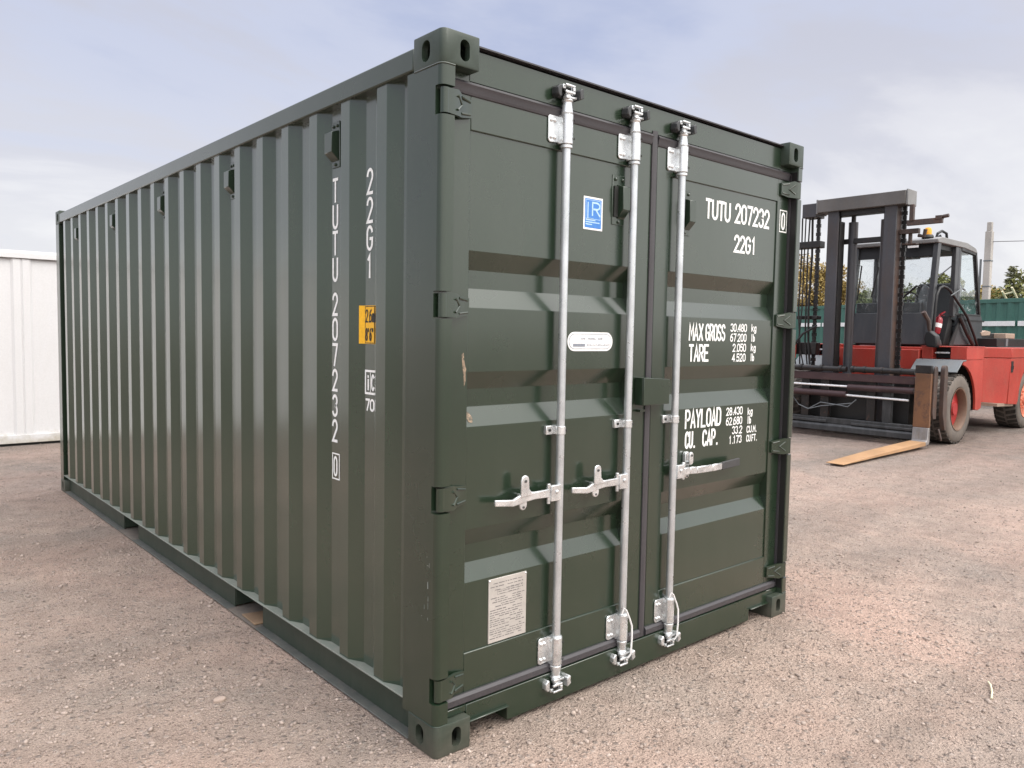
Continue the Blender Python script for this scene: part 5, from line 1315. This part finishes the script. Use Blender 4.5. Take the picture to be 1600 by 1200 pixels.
def conifer(x, y, h, rad, seed, label):
    rng = random.Random(seed)
    t = thing('conifer_tree', (x, y, 0), label, 'tree', 'trees beyond the yard')
    tr = MB(); tr.tube([(x, y, 0), (x, y, h)], 0.02 * h, 8, r1=0.02); cr = MB()
    z = 0.5
    while z < h * 0.99:
        f = 1 - z / h; r0 = rad * (f ** 0.85) * rng.uniform(0.75, 1.15) + 0.08
        for i in range(7):
            a = rng.uniform(0, 2 * math.pi); L2 = r0 * rng.uniform(0.6, 1.1)
            e = Vector((x + L2 * math.cos(a), y + L2 * math.sin(a), z - 0.10 * L2 + 0.12))
            tr.tube([(x, y, z), e], 0.02, 4, r1=0.006)
            for _ in range(int(14 + 50 * f)):
                s_ = rng.uniform(0.15, 1.0)
                p = Vector((x, y, z)).lerp(e, s_) + Vector((rng.gauss(0, .07), rng.gauss(0, .07), rng.gauss(-0.02, .06)))
                dv = Vector((math.cos(a) + rng.gauss(0, .6), math.sin(a) + rng.gauss(0, .6), rng.gauss(-0.1, .3))).normalized()
                b = dv.cross(Vector((rng.gauss(0, 1), rng.gauss(0, 1), rng.gauss(0, 1)))).normalized()
                s = rng.uniform(0.07, 0.14)
                cr.add([p - dv * s, p + b * s * 0.3, p + dv * s, p - b * s * 0.3], [(0, 1, 2, 3)])
        z += 0.26
    tr.build('trunk', m_bark, t); cr.build('crown', m_conif, t)
# positions by bearing: x chosen, y from the sight line
def at(px, x):
    dv = (rt * ((px - 800) / 1219.821) + up * (-(530 - 600) / 1219.821) + fw); tt = (x + 1.6049) / dv.x
    return -2.2223 + dv.y * tt
def top_h(px, py, x):
    dv = (rt * ((px - 800) / 1219.821) + up * (-(py - 600) / 1219.821) + fw); tt = (x + 1.6049) / dv.x
    return 1.5505 + dv.z * tt
for i, (nm, px, py, x, rad, leaf, lab) in enumerate([
    ('bushy_tree', 1622, 430, 42, 2.8, m_leaf, 'olive green bushy tree at the right edge beyond the sea green container'),
    ('autumn_tree', 1556, 447, 44, 1.5, m_leaf_y, 'golden autumn tree just right of the concrete pole'),
    ('dark_tree', 1584, 452, 40, 1.5, m_leaf_d, 'dark low tree below the conifer, behind the ladder'),
    ('bushy_tree', 1474, 420, 47, 1.7, m_leaf, 'broad olive tree seen through the cab doorway'),
    ('bushy_tree', 1432, 452, 43, 2.2, m_leaf_d, 'low dark tree seen through the cab windscreen beside the mast'),
    ('bushy_tree', 1388, 458, 46, 2.4, m_leaf, 'low olive tree behind the near mast column'),
    ('bushy_tree', 1345, 455, 44, 2.4, m_leaf_d, 'dark tree seen through the far half of the windscreen'),
    ('autumn_tree', 1300, 440, 47, 2.4, m_leaf_y, 'yellowing tree behind the far mast column'),
    ('autumn_tree', 1262, 398, 45, 2.6, m_leaf_y, 'tall yellow green tree between container edge and forklift mast'),
    ('bushy_tree', 1520, 440, 46, 2.2, m_leaf, 'olive tree behind the cab rear window'),
]):
    broad_tree(nm, x, at(px, x), top_h(px, py, x), rad, leaf, lab, 11 + i, n=11000, size=0.085)
conifer(41, at(1578, 41), top_h(1578, 417, 41), 1.9, 5, 'pale green conifer with pointed top beyond the sea green container')

# ------------------------------------------------------------------ loose stones on the yard
def stones(n=48000):
    rng = np.random.default_rng(4)
    # icosahedron
    ph = (1 + 5 ** 0.5) / 2
    iv = np.array([(-1, ph, 0), (1, ph, 0), (-1, -ph, 0), (1, -ph, 0), (0, -1, ph), (0, 1, ph), (0, -1, -ph), (0, 1, -ph), (ph, 0, -1), (ph, 0, 1), (-ph, 0, -1), (-ph, 0, 1)], float)
    iv /= np.linalg.norm(iv[0])
    fc = np.array([(0, 11, 5), (0, 5, 1), (0, 1, 7), (0, 7, 10), (0, 10, 11), (1, 5, 9), (5, 11, 4), (11, 10, 2), (10, 7, 6), (7, 1, 8), (3, 9, 4), (3, 4, 2), (3, 2, 6), (3, 6, 8), (3, 8, 9), (4, 9, 5), (2, 4, 11), (6, 2, 10), (8, 6, 7), (9, 8, 1)])
    P = []
    cam_xy = np.array([-1.605, -2.222])
    while len(P) < n:
        r = rng.uniform(1.6, 14) if rng.random() < 0.75 else rng.uniform(1.6, 6)
        a = 0.7188 + rng.uniform(-0.66, 0.66)
        p = cam_xy + r * np.array([math.sin(a), math.cos(a)])
        if -0.0 < p[0] < CW + 0.0 and 0.0 < p[1] < CL: continue
        P.append((p[0], p[1]))
    P = np.array(P)
    clump = np.sin(P[:, 0] * 2.3 + 1.2 * np.sin(P[:, 1] * 1.7)) * np.sin(P[:, 1] * 2.9 + 0.7)
    keep = rng.random(len(P)) < 0.55 + 0.45 * clump
    P = P[keep]; m = len(P)
    S = np.exp(rng.normal(math.log(0.0036), 0.55, m)).clip(0.0015, 0.011)
    V = iv[None] * (1 + rng.uniform(-0.3, 0.3, (m, 12, 1)))
    sc = np.stack([S * rng.uniform(0.8, 1.5, m), S * rng.uniform(0.7, 1.2, m), S * rng.uniform(0.5, 1.0, m)], 1)
    V = V * sc[:, None, :]
    th = rng.uniform(0, 2 * math.pi, m); c, s = np.cos(th), np.sin(th)
    X = V[:, :, 0] * c[:, None] - V[:, :, 1] * s[:, None] + P[:, 0, None]
    Y = V[:, :, 0] * s[:, None] + V[:, :, 1] * c[:, None] + P[:, 1, None]
    Z = V[:, :, 2] + sc[:, 2, None] * 0.35
    co = np.stack([X, Y, Z], 2).reshape(-1, 3)
    F = (fc[None] + (np.arange(m) * 12)[:, None, None]).reshape(-1, 3)
    me = bpy.data.meshes.new('loose_gravel')
    me.vertices.add(len(co)); me.vertices.foreach_set('co', co.ravel())
    me.loops.add(F.size); me.loops.foreach_set('vertex_index', F.ravel())
    me.polygons.add(len(F)); me.polygons.foreach_set('loop_start', np.arange(0, F.size, 3))
    me.polygons.foreach_set('loop_total', np.full(len(F), 3))
    me.update(); me.validate()
    me.materials.append(m_stone)
    o = bpy.data.objects.new('loose_gravel', me); col.objects.link(o)
    tag(o, 'scattered pale gravel stones lying on the dirt yard', 'gravel', kind='stuff')
stones()
# a bleached twig and a pink flat stone that stand out on the gravel
g = MB(); g.tube([(2.311, -1.064, 0.008), (2.271, -1.086, 0.013), (2.202, -1.114, 0.011), (2.138, -1.131, 0.007)], 0.0042, 6)
tag(g.build('twig', m_wood, None, smooth=True), 'small bleached curved twig lying on the gravel at lower right', 'twig')
g = MB(); g.prism([(-0.452, 0.940), (-0.440, 0.930), (-0.415, 0.926), (-0.398, 0.936), (-0.400, 0.956), (-0.425, 0.966), (-0.446, 0.958)], 'z', -0.004, 0.013)
tag(g.build('stone', paint('pink_stone', (0.40, 0.315, 0.265), 0.9, 0.15, scale=40, spec=0.2), None, bevel=0.006, seg=3), 'flat pinkish stone lying on the gravel left of the container', 'stone')
